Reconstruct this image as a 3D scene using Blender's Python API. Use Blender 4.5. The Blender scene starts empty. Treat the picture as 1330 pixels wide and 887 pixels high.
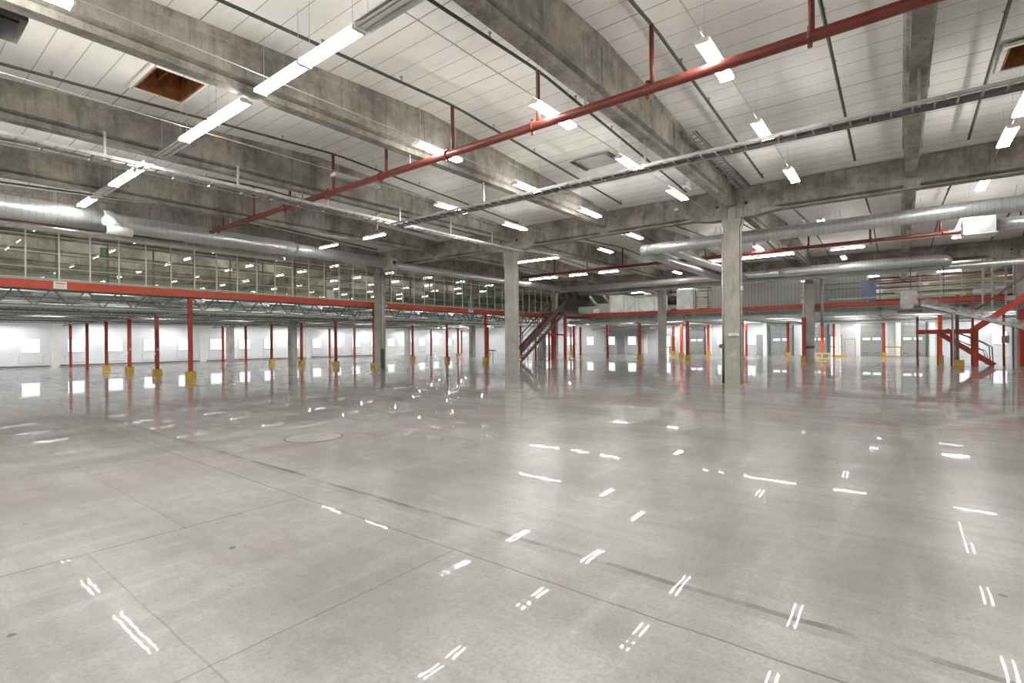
import bpy, math, random
from mathutils import Vector, Matrix
random.seed(7)
C = bpy.context.scene.collection
ORD = ['first','second','third','fourth','fifth','sixth','seventh','eighth','ninth','tenth','eleventh','twelfth','thirteenth','fourteenth','fifteenth']

# ------------------------------------------------------------------ materials
def nt(name):
    m = bpy.data.materials.new(name); m.use_nodes = True
    t = m.node_tree; t.nodes.clear()
    out = t.nodes.new('ShaderNodeOutputMaterial')
    return m, t, out
class N:
    def __init__(s, t): s.t = t
    def new(s, typ, **kw):
        n = s.t.nodes.new(typ)
        for k, v in kw.items(): setattr(n, k, v)
        return n
    def link(s, a, b): s.t.links.new(a, b)
    def val(s, sock, v):
        if isinstance(v, bpy.types.NodeSocket): s.link(v, sock)
        else: sock.default_value = v
    def math(s, op, a, b=0.0, c=None):
        n = s.new('ShaderNodeMath', operation=op)
        s.val(n.inputs[0], a); s.val(n.inputs[1], b)
        if c is not None: s.val(n.inputs[2], c)
        return n.outputs[0]
    def pos(s):
        g = s.new('ShaderNodeNewGeometry'); return g.outputs['Position']
    def sep(s, v):
        n = s.new('ShaderNodeSeparateXYZ'); s.link(v, n.inputs[0]); return n.outputs
    def mapping(s, v, scale):
        n = s.new('ShaderNodeMapping'); s.link(v, n.inputs[0]); n.inputs['Scale'].default_value = scale; return n.outputs[0]
    def noise(s, v, scale, detail=3, rough=.55):
        n = s.new('ShaderNodeTexNoise'); s.link(v, n.inputs['Vector'])
        n.inputs['Scale'].default_value = scale; n.inputs['Detail'].default_value = detail; n.inputs['Roughness'].default_value = rough
        return n.outputs[0]
    def ramp(s, v, a, b, lo=0.0, hi=1.0):
        n = s.new('ShaderNodeMapRange'); s.link(v, n.inputs[0])
        for i, x in zip((1, 2, 3, 4), (a, b, lo, hi)): n.inputs[i].default_value = x
        return n.outputs[0]
    def mix(s, f, a, b, mode='MIX'):
        n = s.new('ShaderNodeMix', data_type='RGBA', blend_type=mode)
        s.val(n.inputs[0], f)
        for sock, x in ((n.inputs[6], a), (n.inputs[7], b)):
            if isinstance(x, bpy.types.NodeSocket): s.link(x, sock)
            else: sock.default_value = (*x, 1)
        return n.outputs[2]
    def line(s, c, x0, hw):   # 1 near c == x0
        return s.math('LESS_THAN', s.math('ABSOLUTE', s.math('SUBTRACT', c, x0)), hw)
    def gridline(s, c, period, off, hw):
        return s.math('LESS_THAN', s.math('PINGPONG', s.math('SUBTRACT', c, off), period/2), hw)
def principled(n, out, **kw):
    p = n.new('ShaderNodeBsdfPrincipled')
    for k, v in kw.items():
        k = k.replace('_', ' ')
        if isinstance(v, bpy.types.NodeSocket): n.link(v, p.inputs[k])
        elif isinstance(v, tuple) and len(v) == 3: p.inputs[k].default_value = (*v, 1)
        else: p.inputs[k].default_value = v
    n.link(p.outputs[0], out.inputs[0]); return p
def bump(n, p, h, strength=.3, dist=.01):
    b = n.new('ShaderNodeBump'); b.inputs['Strength'].default_value = strength; b.inputs['Distance'].default_value = dist
    n.link(h, b.inputs['Height']); n.link(b.outputs[0], p.inputs['Normal'])
def plain(name, col, rough=.5, metal=0.0, var=.06, scale=3.0):
    m, t, out = nt(name); n = N(t)
    v = n.noise(n.pos(), scale, 4)
    c2 = tuple(max(0, x*(1-2.2*var)) for x in col); c1 = tuple(min(1, x*(1+var)) for x in col)
    principled(n, out, Base_Color=n.mix(n.ramp(v, .3, .7), c2, c1), Roughness=rough, Metallic=metal)
    return m
def emis(name, col, s):
    m, t, out = nt(name); e = t.nodes.new('ShaderNodeEmission')
    e.inputs[0].default_value = (*col, 1); e.inputs[1].default_value = s
    t.links.new(e.outputs[0], out.inputs[0]); return m
def concrete(name, light, dark, blot=1.0):
    m, t, out = nt(name); n = N(t); P = n.pos()
    big = n.ramp(n.noise(P, 1.1, 6, .7), .38, .62)
    col = n.mix(big, dark, light)
    streak = n.ramp(n.noise(n.mapping(P, (5, 5, .55)), 1.6, 5, .7), .50, .72)
    col = n.mix(n.math('MULTIPLY', streak, .62*blot), col, tuple(x*.45 for x in dark))
    fine = n.ramp(n.noise(P, 26, 3), .62, .74)
    col = n.mix(n.math('MULTIPLY', fine, .35*blot), col, tuple(x*.4 for x in dark))
    pale = n.ramp(n.noise(P, 2.7, 4, .7), .58, .75)
    col = n.mix(n.math('MULTIPLY', pale, .35), col, tuple(min(1, x*1.35) for x in light))
    p = principled(n, out, Base_Color=col, Roughness=.8)
    bump(n, p, n.noise(P, 14, 4), .35, .01)
    return m
M = {}
M['concrete'] = concrete('concrete_precast', (.385, .355, .31), (.175, .159, .134))
M['concrete_col'] = concrete('concrete_column_face', (.43, .41, .365), (.32, .302, .265), .7)
M['red'] = plain('red_oxide_paint', (.16, .028, .019), .42)
M['red_edge'] = plain('orange_red_paint', (.50, .055, .022), .4)
M['orange'] = plain('bright_orange_paint', (.86, .12, .03), .4)
M['redpost'] = plain('red_post_paint', (.33, .034, .014), .5)
M['brown'] = plain('brown_red_paint', (.13, .06, .045), .45)
M['yellow'] = plain('yellow_guard_paint', (.52, .31, .04), .5)
M['green_pipe'] = plain('dark_green_pipe', (.045, .06, .04), .45)
M['dgreen'] = plain('dark_green_paint', (.03, .075, .05), .45)
M['galv'] = plain('galvanised_steel', (.42, .42, .41), .42, .75, .14, 5)
M['galvlight'] = plain('pale_galvanised_steel', (.62, .62, .59), .45, .3, .1, 5)
M['darksteel'] = plain('dark_steel', (.12, .12, .115), .45, .5)
M['dullsteel'] = plain('dull_grey_steel', (.24, .24, .225), .5, .2)
M['midsteel'] = plain('mid_grey_steel', (.36, .36, .34), .5, .1)
M['truss_front'] = plain('dark_truss_steel', (.13, .13, .12), .6, 0, .1)  # darker grey for the truss behind the edge beam
M['black'] = plain('black_rubber_and_hole_dark', (.012, .012, .012), .6)  # rubber, and the dark painted for insides of holes
M['white'] = plain('white_enamel', (.80, .80, .77), .4, 0, .03)
M['fence'] = plain('pale_fence_paint', (.66, .67, .60), .45, 0, .04)
M['wood'] = plain('orange_stained_plywood', (.22, .075, .022), .6, 0, .3, 6)
M['woodlight'] = plain('pale_plywood', (.55, .42, .30), .6, 0, .2, 6)
M['grey'] = plain('grey_sheet_paint', (.32, .32, .31), .5)
M['blue'] = plain('blue_grey_paint', (.16, .19, .30), .5)
M['tube'] = emis('fluorescent_tube', (1.0, .985, .95), 68.0)
M['uplight'] = emis('added_uplight_glow', (1.0, .985, .95), 12.0)  # added upward glow for the ceiling, not a tube
M['uplight2'] = emis('added_uplight_glow_strong', (.97, 1.0, .92), 80.0)  # stronger added upward glow, not a tube
M['tube_low'] = emis('fluorescent_tube_under_deck', (.97, .985, 1.0), 270.0)
M['fill_tube'] = emis('added_fill_tube', (1, .98, .94), 45.0)  # glow of the fill lamps added over the far mezzanine
M['fill_batten_tube'] = emis('added_batten_glow', (.97, .985, 1.0), 90.0)  # glow of the battens added under the deck edge
M['tube_dim'] = emis('fluorescent_tube_upstairs', (.97, 1.0, .92), 3.0)
M['tube_off'] = plain('unlit_tube_glass', (.55, .56, .56), .2)
M['pane'] = emis('daylight_pane', (.93, .97, 1.0), 1.25)
M['exit_green'] = plain('exit_sign_green', (.02, .22, .05), .5, 0, .02)
M['exit_white'] = plain('exit_sign_white', (.75, .85, .75), .5, 0, .02)
M['sign_red'] = plain('sign_red_ink', (.6, .04, .03), .5, 0, .02)
M['wallwhite'] = None

def m_duct(name, axis, period, base=(.60, .62, .62)):
    m, t, out = nt(name); n = N(t); P = n.pos(); c = n.sep(P)[axis]
    g = n.gridline(c, period, 0, .008)
    col = n.mix(n.ramp(n.noise(P, 2.2, 3), .3, .7), tuple(x*.8 for x in base), base)
    col = n.mix(n.math('MULTIPLY', g, .42), col, (.2, .2, .2))
    p = principled(n, out, Base_Color=col, Roughness=.36, Metallic=.55)
    bump(n, p, n.math('PINGPONG', c, period/2), .5, .02)
    return m
M['duct_x'] = m_duct('spiral_duct_steel_x', 0, .17)
M['duct_y'] = m_duct('spiral_duct_steel_y', 1, .17)
M['duct_box'] = plain('sheet_duct_steel', (.70, .74, .73), .35, .12, .14, 1.6)

def m_floor():
    m, t, out = nt('polished_concrete_floor'); n = N(t); P = n.pos()
    x, y, z = n.sep(P)
    wob = n.math('MULTIPLY', n.math('SUBTRACT', n.noise(P, .9, 4), .5), .10)
    wob2 = n.math('MULTIPLY', n.math('SUBTRACT', n.noise(P, 3.5, 3), .5), .03)
    xw = n.math('ADD', n.math('ADD', x, wob), wob2); xs = n.math('ADD', x, wob2)
    yw = n.math('ADD', y, wob2)
    A, B = (.52, .505, .482), (.325, .312, .292)
    col = n.mix(n.ramp(n.noise(P, .55, 6, .6), .38, .62), B, A)
    sy = n.ramp(n.noise(n.mapping(P, (3.2, .28, 1)), 1.5, 5, .65), .44, .70)
    col = n.mix(n.math('MULTIPLY', sy, .55), col, (.29, .272, .245))
    sx = n.ramp(n.noise(n.mapping(P, (.3, 3.0, 1)), 1.3, 4, .6), .52, .72)
    col = n.mix(n.math('MULTIPLY', sx, .42), col, (.60, .58, .55))
    warm = n.ramp(n.noise(P, .8, 3), .6, .75)
    col = n.mix(n.math('MULTIPLY', warm, .45), col, (.30, .235, .185))
    mott = n.ramp(n.noise(n.mapping(P, (1.6, .8, 1)), 5.5, 6, .75), .42, .66)
    col = n.mix(n.math('MULTIPLY', mott, .34), col, (.235, .222, .2))
    fine = n.ramp(n.noise(P, 38, 3, .7), .44, .66)
    col = n.mix(n.math('MULTIPLY', fine, .30), col, (.15, .14, .125))
    # polishing arcs left by the grinder
    w = n.new('ShaderNodeTexWave', wave_type='RINGS', rings_direction='Z'); w.inputs['Scale'].default_value = 2.2
    w.inputs['Distortion'].default_value = 1.4; w.inputs['Detail'].default_value = 2
    md = n.new('ShaderNodeVectorMath', operation='MODULO'); n.link(P, md.inputs[0]); md.inputs[1].default_value = (2.3, 1.9, 9)
    n.link(md.outputs[0], w.inputs['Vector'])
    arc = n.math('MULTIPLY', n.ramp(w.outputs['Fac'], .6, 1), n.ramp(n.noise(P, .6, 2), .5, .62, 0, .09))
    col = n.mix(arc, col, (.5, .48, .45))
    # grit patch
    d = n.new('ShaderNodeVectorMath', operation='DISTANCE'); n.link(P, d.inputs[0]); d.inputs[1].default_value = (2.35, -.32, 0)
    gp = n.math('MULTIPLY', n.ramp(d.outputs['Value'], .15, .55, 1, 0), n.ramp(n.noise(P, 30, 3, .8), .50, .62))
    col = n.mix(n.math('MULTIPLY', gp, .6), col, (.09, .075, .06))
    # spots of glue and chips
    v = n.new('ShaderNodeTexVoronoi', feature='F1'); n.link(P, v.inputs['Vector']); v.inputs['Scale'].default_value = 1.5
    sp = n.math('LESS_THAN', v.outputs['Distance'], n.ramp(n.noise(P, .7, 1), .40, .65, 0, .05))
    col = n.mix(n.math('MULTIPLY', sp, .8), col, (.07, .065, .055))
    # joints
    def dark(msk, f, c=(.085, .078, .068)):
        nonlocal col
        col = n.mix(n.math('MULTIPLY', msk, f), col, c)
    fade = n.ramp(n.noise(P, 2.0, 4), .35, .6)
    dark(n.math('MULTIPLY', n.line(xw, 3.25, .028), fade), .75)
    dark(n.math('MULTIPLY', n.line(xw, 3.2, .07), fade), .30, (.15, .135, .115))
    dark(n.line(xs, 2.78, .007), .65)
    near = n.math('LESS_THAN', x, 2.78)
    dark(n.math('MULTIPLY', n.line(xs, 1.72, .006), n.math('GREATER_THAN', y, 4.9)), .4)
    dark(n.math('MULTIPLY', n.line(yw, 4.93, .010), near), .6)
    dark(n.math('MULTIPLY', n.line(yw, 2.72, .007), near), .45)
    dark(n.math('MULTIPLY', n.line(xs, 1.05, .006), n.math('LESS_THAN', y, 4.9)), .35)
    dark(n.line(xs, 9.2, .012), .3); dark(n.line(xs, 14.1, .014), .3); dark(n.line(yw, 9.9, .010), .25)
    fp = n.math('MULTIPLY', n.ramp(n.noise(P, 6, 5, .75), .60, .72), n.ramp(n.noise(P, .5, 2), .42, .6))
    dark(fp, .28, (.2, .185, .165))
    h1 = n.noise(P, .35, 2, .4)
    h2 = n.noise(n.mapping(P, (1, 2.5, 1)), 1.6, 2, .5)
    h = n.math('ADD', n.math('MULTIPLY', h1, 1.0), n.math('MULTIPLY', h2, .19))
    p = principled(n, out, Base_Color=col, Roughness=.30)
    p.inputs['Specular IOR Level'].default_value = .55
    g = n.new('ShaderNodeBsdfAnisotropic'); g.inputs['Roughness'].default_value = .02; g.inputs['Color'].default_value = (.97, .97, .98, 1)
    lw = n.new('ShaderNodeLayerWeight'); lw.inputs[0].default_value = .5
    mr = n.new('ShaderNodeMapRange', interpolation_type='SMOOTHSTEP'); n.link(lw.outputs['Facing'], mr.inputs[0]); mr.inputs[1].default_value = .74; mr.inputs[2].default_value = .955; mr.inputs[3].default_value = .022; mr.inputs[4].default_value = .68; fr = mr.outputs[0]
    wear = n.ramp(n.noise(n.mapping(P, (2.2, .5, 1)), 1.2, 4, .6), .35, .65, .74, 1.0)
    mx = n.new('ShaderNodeMixShader'); n.link(n.math('MULTIPLY', fr, wear), mx.inputs[0])
    n.link(p.outputs[0], mx.inputs[1]); n.link(g.outputs[0], mx.inputs[2]); n.link(mx.outputs[0], out.inputs[0])
    b = n.new('ShaderNodeBump'); b.inputs['Strength'].default_value = .30; b.inputs['Distance'].default_value = .010
    n.link(h, b.inputs['Height']); n.link(b.outputs[0], p.inputs['Normal']); n.link(b.outputs[0], g.inputs['Normal'])
    return m
M['floor'] = m_floor()

def m_deck():
    m, t, out = nt('white_roof_panels'); n = N(t); P = n.pos(); x, y, z = n.sep(P)
    col = n.mix(n.ramp(n.noise(P, 1.1, 5, .6), .3, .7), (.76, .735, .695), (.85, .83, .795))
    g = n.gridline(x, .49, 13.385, .009)
    col = n.mix(n.math('MULTIPLY', g, .62), col, (.20, .18, .16))
    g2 = n.gridline(x, 2.45, 13.385, .013)
    col = n.mix(n.math('MULTIPLY', g2, .55), col, (.13, .115, .10))
    st = n.ramp(n.noise(n.mapping(P, (3, .35, 1)), 1.2, 5, .7), .55, .75)
    col = n.mix(n.math('MULTIPLY', st, .22), col, (.42, .39, .35))
    p = principled(n, out, Base_Color=col, Roughness=.6)
    return m
M['deck'] = m_deck()

def m_wall(name, a, axis, period, zper=.9, seam=.3):
    m, t, out = nt(name); n = N(t); P = n.pos(); s = n.sep(P)
    col = n.mix(n.ramp(n.noise(P, .7, 4), .3, .7), tuple(x*.95 for x in a), a)
    g = n.math('MAXIMUM', n.gridline(s[axis], period, .0, .010), n.gridline(s[2], zper, .1, .008))
    col = n.mix(n.math('MULTIPLY', g, seam), col, tuple(x*.45 for x in a))
    principled(n, out, Base_Color=col, Roughness=.55)
    return m
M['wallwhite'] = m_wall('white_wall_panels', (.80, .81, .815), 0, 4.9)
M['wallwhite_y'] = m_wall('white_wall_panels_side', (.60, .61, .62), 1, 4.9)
M['wallbeige'] = m_wall('pale_upper_wall_panels', (.66, .63, .54), 1, 1.2, .6)
M['wallgreen'] = m_wall('grey_green_upper_wall_panels', (.42, .42, .35), 0, 1.2, .6)
M['dockdoor'] = m_wall('grey_dock_door_sections', (.26, .265, .255), 1, 9, .48, .8)

def m_corr():
    m, t, out = nt('grey_corrugated_sheet'); n = N(t); P = n.pos(); y = n.sep(P)[1]
    g = n.math('PINGPONG', y, .11)
    col = n.mix(n.ramp(g, .02, .05), (.20, .20, .195), (.29, .29, .285))
    principled(n, out, Base_Color=col, Roughness=.5)
    return m
M['corr'] = m_corr()
def m_mesh():
    m, t, out = nt('fine_wire_mesh'); n = N(t)
    tr = n.new('ShaderNodeBsdfTransparent'); df = n.new('ShaderNodeBsdfDiffuse'); df.inputs[0].default_value = (.55, .60, .45, 1)
    mx = n.new('ShaderNodeMixShader'); mx.inputs[0].default_value = .17
    n.link(tr.outputs[0], mx.inputs[1]); n.link(df.outputs[0], mx.inputs[2]); n.link(mx.outputs[0], out.inputs[0])
    return m
M['mesh'] = m_mesh()
def m_film():
    m, t, out = nt('plastic_film'); n = N(t)
    tr = n.new('ShaderNodeBsdfTransparent'); g = n.new('ShaderNodeBsdfPrincipled')
    g.inputs['Base Color'].default_value = (.62, .64, .66, 1); g.inputs['Roughness'].default_value = .18
    f = n.ramp(n.noise(n.pos(), 4, 4, .6), .4, .7, .08, .55)
    mx = n.new('ShaderNodeMixShader'); n.link(f, mx.inputs[0])
    n.link(tr.outputs[0], mx.inputs[1]); n.link(g.outputs[0], mx.inputs[2]); n.link(mx.outputs[0], out.inputs[0])
    return m
M['film'] = m_film()

# ------------------------------------------------------------------ geometry
class MB:
    def __init__(s): s.v = []; s.f = []; s.sm = []
    def add(s, vs, fs, smooth=False):
        o = len(s.v); s.v += [tuple(v) for v in vs]
        s.f += [tuple(i+o for i in f) for f in fs]; s.sm += [smooth]*len(fs); return s
    def box(s, x0, x1, y0, y1, z0, z1):
        vs = [(x, y, z) for x in (x0, x1) for y in (y0, y1) for z in (z0, z1)]
        return s.add(vs, [(0, 1, 3, 2), (4, 6, 7, 5), (0, 4, 5, 1), (2, 3, 7, 6), (0, 2, 6, 4), (1, 5, 7, 3)])
    def bar(s, p, q, w, h=None, up=(0, 0, 1)):
        h = h or w; p = Vector(p); q = Vector(q); d = (q-p).normalized(); u = Vector(up)
        if abs(d.dot(u)) > .98: u = Vector((1, 0, 0))
        a = d.cross(u).normalized()*w/2; b = a.cross(d).normalized()*h/2
        vs = [e+sa*a+sb*b for e in (p, q) for sa, sb in ((-1, -1), (1, -1), (1, 1), (-1, 1))]
        return s.add(vs, [(3, 2, 1, 0), (4, 5, 6, 7), (0, 1, 5, 4), (1, 2, 6, 5), (2, 3, 7, 6), (3, 0, 4, 7)])
    def tube(s, pts, r, n=12, cap=True):
        pts = [Vector(p) for p in pts]; rs = r if isinstance(r, (list, tuple)) else [r]*len(pts)
        rings = []; ref = None
        for i, p in enumerate(pts):
            d = (pts[min(i+1, len(pts)-1)]-pts[max(i-1, 0)]).normalized()
            if ref is None:
                ref = Vector((0, 0, 1)) if abs(d.z) < .9 else Vector((1, 0, 0))
            a = d.cross(ref).normalized(); b = a.cross(d).normalized(); ref = b
            rings.append([p+rs[i]*(math.cos(t)*a+math.sin(t)*b) for t in [2*math.pi*k/n for k in range(n)]])
        vs = [v for R in rings for v in R]; fs = []
        for i in range(len(pts)-1):
            for k in range(n):
                fs.append((i*n+k, i*n+(k+1) % n, (i+1)*n+(k+1) % n, (i+1)*n+k))
        s.add(vs, fs, True)
        if cap:
            m = len(pts)-1
            o = len(s.v)-len(vs)
            s.f.append(tuple(o+k for k in range(n))[::-1]); s.f.append(tuple(o+m*n+k for k in range(n))); s.sm += [False, False]
        return s
    def loft(s, secs, cap=True):
        n = len(secs[0]); vs = [v for S in secs for v in S]; fs = []
        for i in range(len(secs)-1):
            for k in range(n): fs.append((i*n+k, i*n+(k+1) % n, (i+1)*n+(k+1) % n, (i+1)*n+k))
        if cap: fs.append(tuple(range(n))[::-1]); fs.append(tuple((len(secs)-1)*n+k for k in range(n)))
        return s.add(vs, fs)
    def build(s, name, mat, parent=None, loc=None):
        me = bpy.data.meshes.new(name); me.from_pydata(s.v, [], s.f); me.update()
        for p, sm in zip(me.polygons, s.sm): p.use_smooth = sm
        me.materials.append(M[mat] if isinstance(mat, str) else mat)
        o = bpy.data.objects.new(name, me); C.objects.link(o)
        if parent is not None: o.parent = parent
        if loc: o.location = loc
        return o
def tag(o, label=None, cat=None, group=None, kind=None):
    if label: o['label'] = label
    if cat: o['category'] = cat
    if group: o['group'] = group
    if kind: o['kind'] = kind
    return o
def empty(name, label, cat, loc=(0, 0, 0), group=None):
    o = bpy.data.objects.new(name, None); C.objects.link(o); o.location = loc; o.empty_display_size = .1
    return tag(o, label, cat, group, 'thing')
def thing(o, label, cat, group=None): return tag(o, label, cat, group, 'thing')
def struct(o): o['kind'] = 'structure'; return o
def copy_tree(o, parent=None):
    c = o.copy(); C.objects.link(c); c.parent = parent
    for ch in list(o.children): copy_tree(ch, c)
    return c
class Proto:
    """first use places the prototype itself, later uses copy it"""
    def __init__(s, root): s.root = root; s.used = False
    def place(s, loc, rz=0, label=None, group=None):
        o = copy_tree(s.root) if s.used else s.root; s.used = True
        o.location = loc; o.rotation_euler = (0, 0, rz)
        if label: o['label'] = label
        if group: o['group'] = group
        elif 'group' in o: del o['group']
        return o
R90 = math.pi/2

# ------------------------------------------------------------------ camera
f_px, W, H = 653.2, 1330, 887
v1 = Vector((503.7, -5.2, f_px)); v2 = Vector((-847, 6.5, f_px))
X = v1.normalized(); Y = (v2-X*v2.dot(X)).normalized(); Z = X.cross(Y)
cd = bpy.data.cameras.new('camera'); cam = bpy.data.objects.new('camera', cd); C.objects.link(cam)
R = Matrix((X, Y, Z))                       # world = R @ cam(x right, y down, z forward)
rt, dn, fw = R.col[0], R.col[1], R.col[2]
mw = Matrix((rt, -dn, -fw)).transposed().to_4x4(); mw.translation = (0, 0, 1.6)
cam.matrix_world = mw
cd.sensor_width = 36; cd.lens = f_px*36/W; cd.clip_start = .05; cd.clip_end = 300
bpy.context.scene.camera = cam

# ------------------------------------------------------------------ shell
X0, X1, Y0, Y1 = -6.0, 53.5, -13.0, 48.3
RID, VAL = (8.8, 28.6, 47.8), (-1.0, 19.0, 38.2)
def deck_z(x): return 7.42-.056*min(abs(x-r) for r in RID) if x > -1 else 7.42-.056*9.8
struct(MB().box(X0, X1, Y0, Y1, -.3, 0).build('floor', 'floor'))
holes = [(3.6, 4.5, 11.6, 12.9), (13.66, 14.72, 17.45, 18.9), (13.3, 14.35, -3.6, -1.66)]
xs = sorted({X0, X1, *[v for v in VAL], *RID, *[h[0] for h in holes], *[h[1] for h in holes]})
ys = sorted({Y0, Y1, *[h[2] for h in holes], *[h[3] for h in holes]})
b = MB()
for i in range(len(xs)-1):
    for j in range(len(ys)-1):
        xa, xb, ya, yb = xs[i], xs[i+1], ys[j], ys[j+1]
        if any(h[0] <= xa and xb <= h[1] and h[2] <= ya and yb <= h[3] for h in holes): continue
        za, zb = deck_z(xa), deck_z(xb)
        b.add([(xa, ya, za), (xb, ya, zb), (xb, yb, zb), (xa, yb, za)], [(0, 1, 2, 3)])
        b.add([(xa, ya, za+.25), (xb, ya, zb+.25), (xb, yb, zb+.25), (xa, yb, za+.25)], [(3, 2, 1, 0)])
struct(b.build('ceiling', 'deck'))
struct(MB().box(X0, X1, Y1, Y1+.3, 0, 3.95).build('wall_left', 'wallwhite'))
struct(MB().box(X0, X1, Y1, Y1+.3, 3.95, 8).build('wall_left_upper', 'wallgreen'))
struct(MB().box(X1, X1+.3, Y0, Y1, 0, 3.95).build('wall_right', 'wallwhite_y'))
struct(MB().box(X1, X1+.3, Y0, Y1, 3.95, 8).build('wall_right_upper', 'wallbeige'))
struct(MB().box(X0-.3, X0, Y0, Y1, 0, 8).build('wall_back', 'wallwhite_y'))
struct(MB().box(X0, X1, Y0-.3, Y0, 0, 8).build('wall_near', 'wallwhite'))
k = 0
for xa in (-1.2, 8.38, 18.1, 28.0, 37.8, 47.4):   # white wall pilasters
    k += 1; struct(MB().box(xa, xa+.42, Y1-.18, Y1+.02, 0, 3.5).build('trim_%d' % k, 'white'))
for ya in (22.4, 14.2, 10.3, 4.4, 7.1, 1.0, .1, -2.1, 15.45, 18.5, 31, 2.9, -9):
    k += 1; struct(MB().box(X1-.2, X1+.02, ya-.17, ya+.17, 0, 3.5).build('trim_%d' % k, 'white'))
# red base pipe strip along the left wall
seg = [(-1, 8.3), (8.9, 18.0), (18.6, 27.9), (28.5, 37.6)]
for i, (a, c) in enumerate(seg): struct(MB().box(a, c, Y1-.07, Y1, .07, .13).build('baseboard_left_%d' % (i+1), 'brown'))
# windows
def window(n, axis, a, b2, z0, z1):
    if axis == 'x':
        fr = MB().box(a-.06, b2+.06, Y1-.04, Y1+.01, z0-.06, z1+.06).build('window_%d' % n, 'white')
        MB().box(a, b2, Y1-.055, Y1-.041, z0, z1).build('pane', 'pane', fr)
        m = MB().box(a, b2, Y1-.075, Y1-.056, z0+.64*(z1-z0), z0+.64*(z1-z0)+.03)
        m.build('glazing_bar', 'white', fr)
    else:
        fr = MB().box(X1-.04, X1+.01, a-.06, b2+.06, z0-.06, z1+.06).build('window_%d' % n, 'white')
        MB().box(X1-.055, X1-.041, a, b2, z0, z1).build('pane', 'pane', fr)
        m = MB().box(X1-.075, X1-.056, (a+b2)/2-.02, (a+b2)/2+.02, z0, z1)
        m.build('glazing_bar', 'white', fr)
    struct(fr); return fr
n = 0
for x in [2.0, 4.4, 6.85, 9.3, 11.65, 14.0, 16.45, 18.95, 21.4, 23.7, 26.2, 28.7, 31.1, 33.5, 36.0, 38.4, 40.9, 43.3, 45.8, 48.2]:
    n += 1; window(n, 'x', x, x+.92, 1.08, 1.97)
    rr = MB().tube([(x-.15, Y1-.05, .85), (x-.15, Y1-.05, .3), (x+1.1, Y1-.05, .3), (x+1.1, Y1-.05, .85)], .012, 6).build('heating_pipe', 'grey')
    thing(rr, 'thin grey heating pipe loop on the white wall under the %s window' % (ORD[n-1] if n <= 15 else 'far'), 'pipe', 'heating pipe loops under the wall windows')
for a, c in ((31.7, 32.5), (29.0, 29.8), (26.2, 27.0), (23.6, 24.5), (13.85, 14.7), (11.2, 11.95), (-6.45, -5.7), (-4.3, -3.3), (35, 35.9), (38, 38.9)):
    n += 1; window(n, 'y', a, c, 1.05, 1.97)
# dock doors
def dock(n, a, c, strips=True):
    d = MB().box(X1-.09, X1+.02, a, c, 0, 2.62).build('door_%d' % n, 'dockdoor'); struct(d)
    MB().box(X1-.16, X1-.08, a-.16, a, 0, 2.95).build('door_track', 'darksteel', d)
    MB().box(X1-.16, X1-.08, c, c+.16, 0, 2.95).build('door_track', 'darksteel', d)
    MB().box(X1-.14, X1-.08, a, c, 2.62, 3.05).build('door_header', 'galv', d)
    w = c-a
    for q in (.12, .55):
        MB().box(X1-.115, X1-.091, a+q*w, a+(q+.32)*w, 1.40, 1.60).build('door_pane', 'pane', d)
    MB().box(X1-.12, X1-.091, a+.46*w, a+.53*w, 1.40, 1.62).build('latch_plate', 'grey', d)
    for q in (.18, .30, .68, .80):
        MB().box(X1-.12, X1-.091, a+q*w, a+(q+.06)*w, .24, .30).build('vent_slot', 'black', d)
for i, (a, c) in enumerate(((16.05, 17.6), (8.0, 9.85), (1.12, 2.78), (-1.66, .0), (5.2, 6.8), (-10.5, -8.8), (-7.9, -6.9))): dock(i+1, a, c)
# personnel doors with daylight in the glass
for i, (a, c, z1) in enumerate(((4.15, 4.95, 1.75), (19.6, 20.4, 2.0))):
    d = struct(MB().box(X1-.06, X1+.01, a-.1, c+.1, 0, z1+.1).build('door_%d' % (8+i), 'grey'))
    MB().box(X1-.08, X1-.061, a+.03, c-.03, .85, z1).build('door_pane', 'pane', d)
    MB().box(X1-.08, X1-.061, a+.03, c-.03, .05, .75).build('lower_pane', 'pane', d)
for i, (a, c) in enumerate(((25.0, 25.9), (10.5, 11.05))):
    d = struct(MB().box(X1-.05, X1+.01, a, c, 0, 2.0).build('door_%d' % (10+i), 'grey'))
    MB().box(X1-.09, X1-.05, a+.06, a+.1, .95, 1.1).build('door_handle', 'darksteel', d)

# skylights
def shaft(h, mat, top, label, name='skylight_shaft'):
    xa, xb, ya, yb = h; z0 = min(deck_z(xa), deck_z(xb))-.05; z1 = z0+.8; t = .04
    o = empty(name, label, 'skylight', ((xa+xb)/2, (ya+yb)/2, z0))
    q = lambda bb, nm, mt: bb.build(nm, mt, o, (-(xa+xb)/2, -(ya+yb)/2, -z0))
    q(MB().box(xa, xa+t, ya, yb, z0, z1), 'side_board', mat); q(MB().box(xb-t, xb, ya, yb, z0, z1), 'side_board', mat)
    q(MB().box(xa+t, xb-t, ya, ya+t, z0, z1), 'side_board', mat); q(MB().box(xa+t, xb-t, yb-t, yb, z0, z1), 'side_board', mat)
    q(MB().box(xa, xb, ya, yb, z1, z1+.05), 'lid', top)
    rim = MB()
    for bx in ((xa-.08, xa, ya-.08, yb+.08), (xb, xb+.08, ya-.08, yb+.08), (xa, xb, ya-.08, ya), (xa, xb, yb, yb+.08)): rim.box(*bx, z0-.01, z0+.05)
    q(rim, 'rim', 'deck')
    q(MB().bar(((xa+xb)/2, ya, z0+.35), ((xa+xb)/2, yb, z0+.35), .05), 'cross_bar', mat)
    return o
shaft(holes[0], 'wood', 'wood', 'orange plywood skylight shaft between the first two concrete beams')
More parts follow.
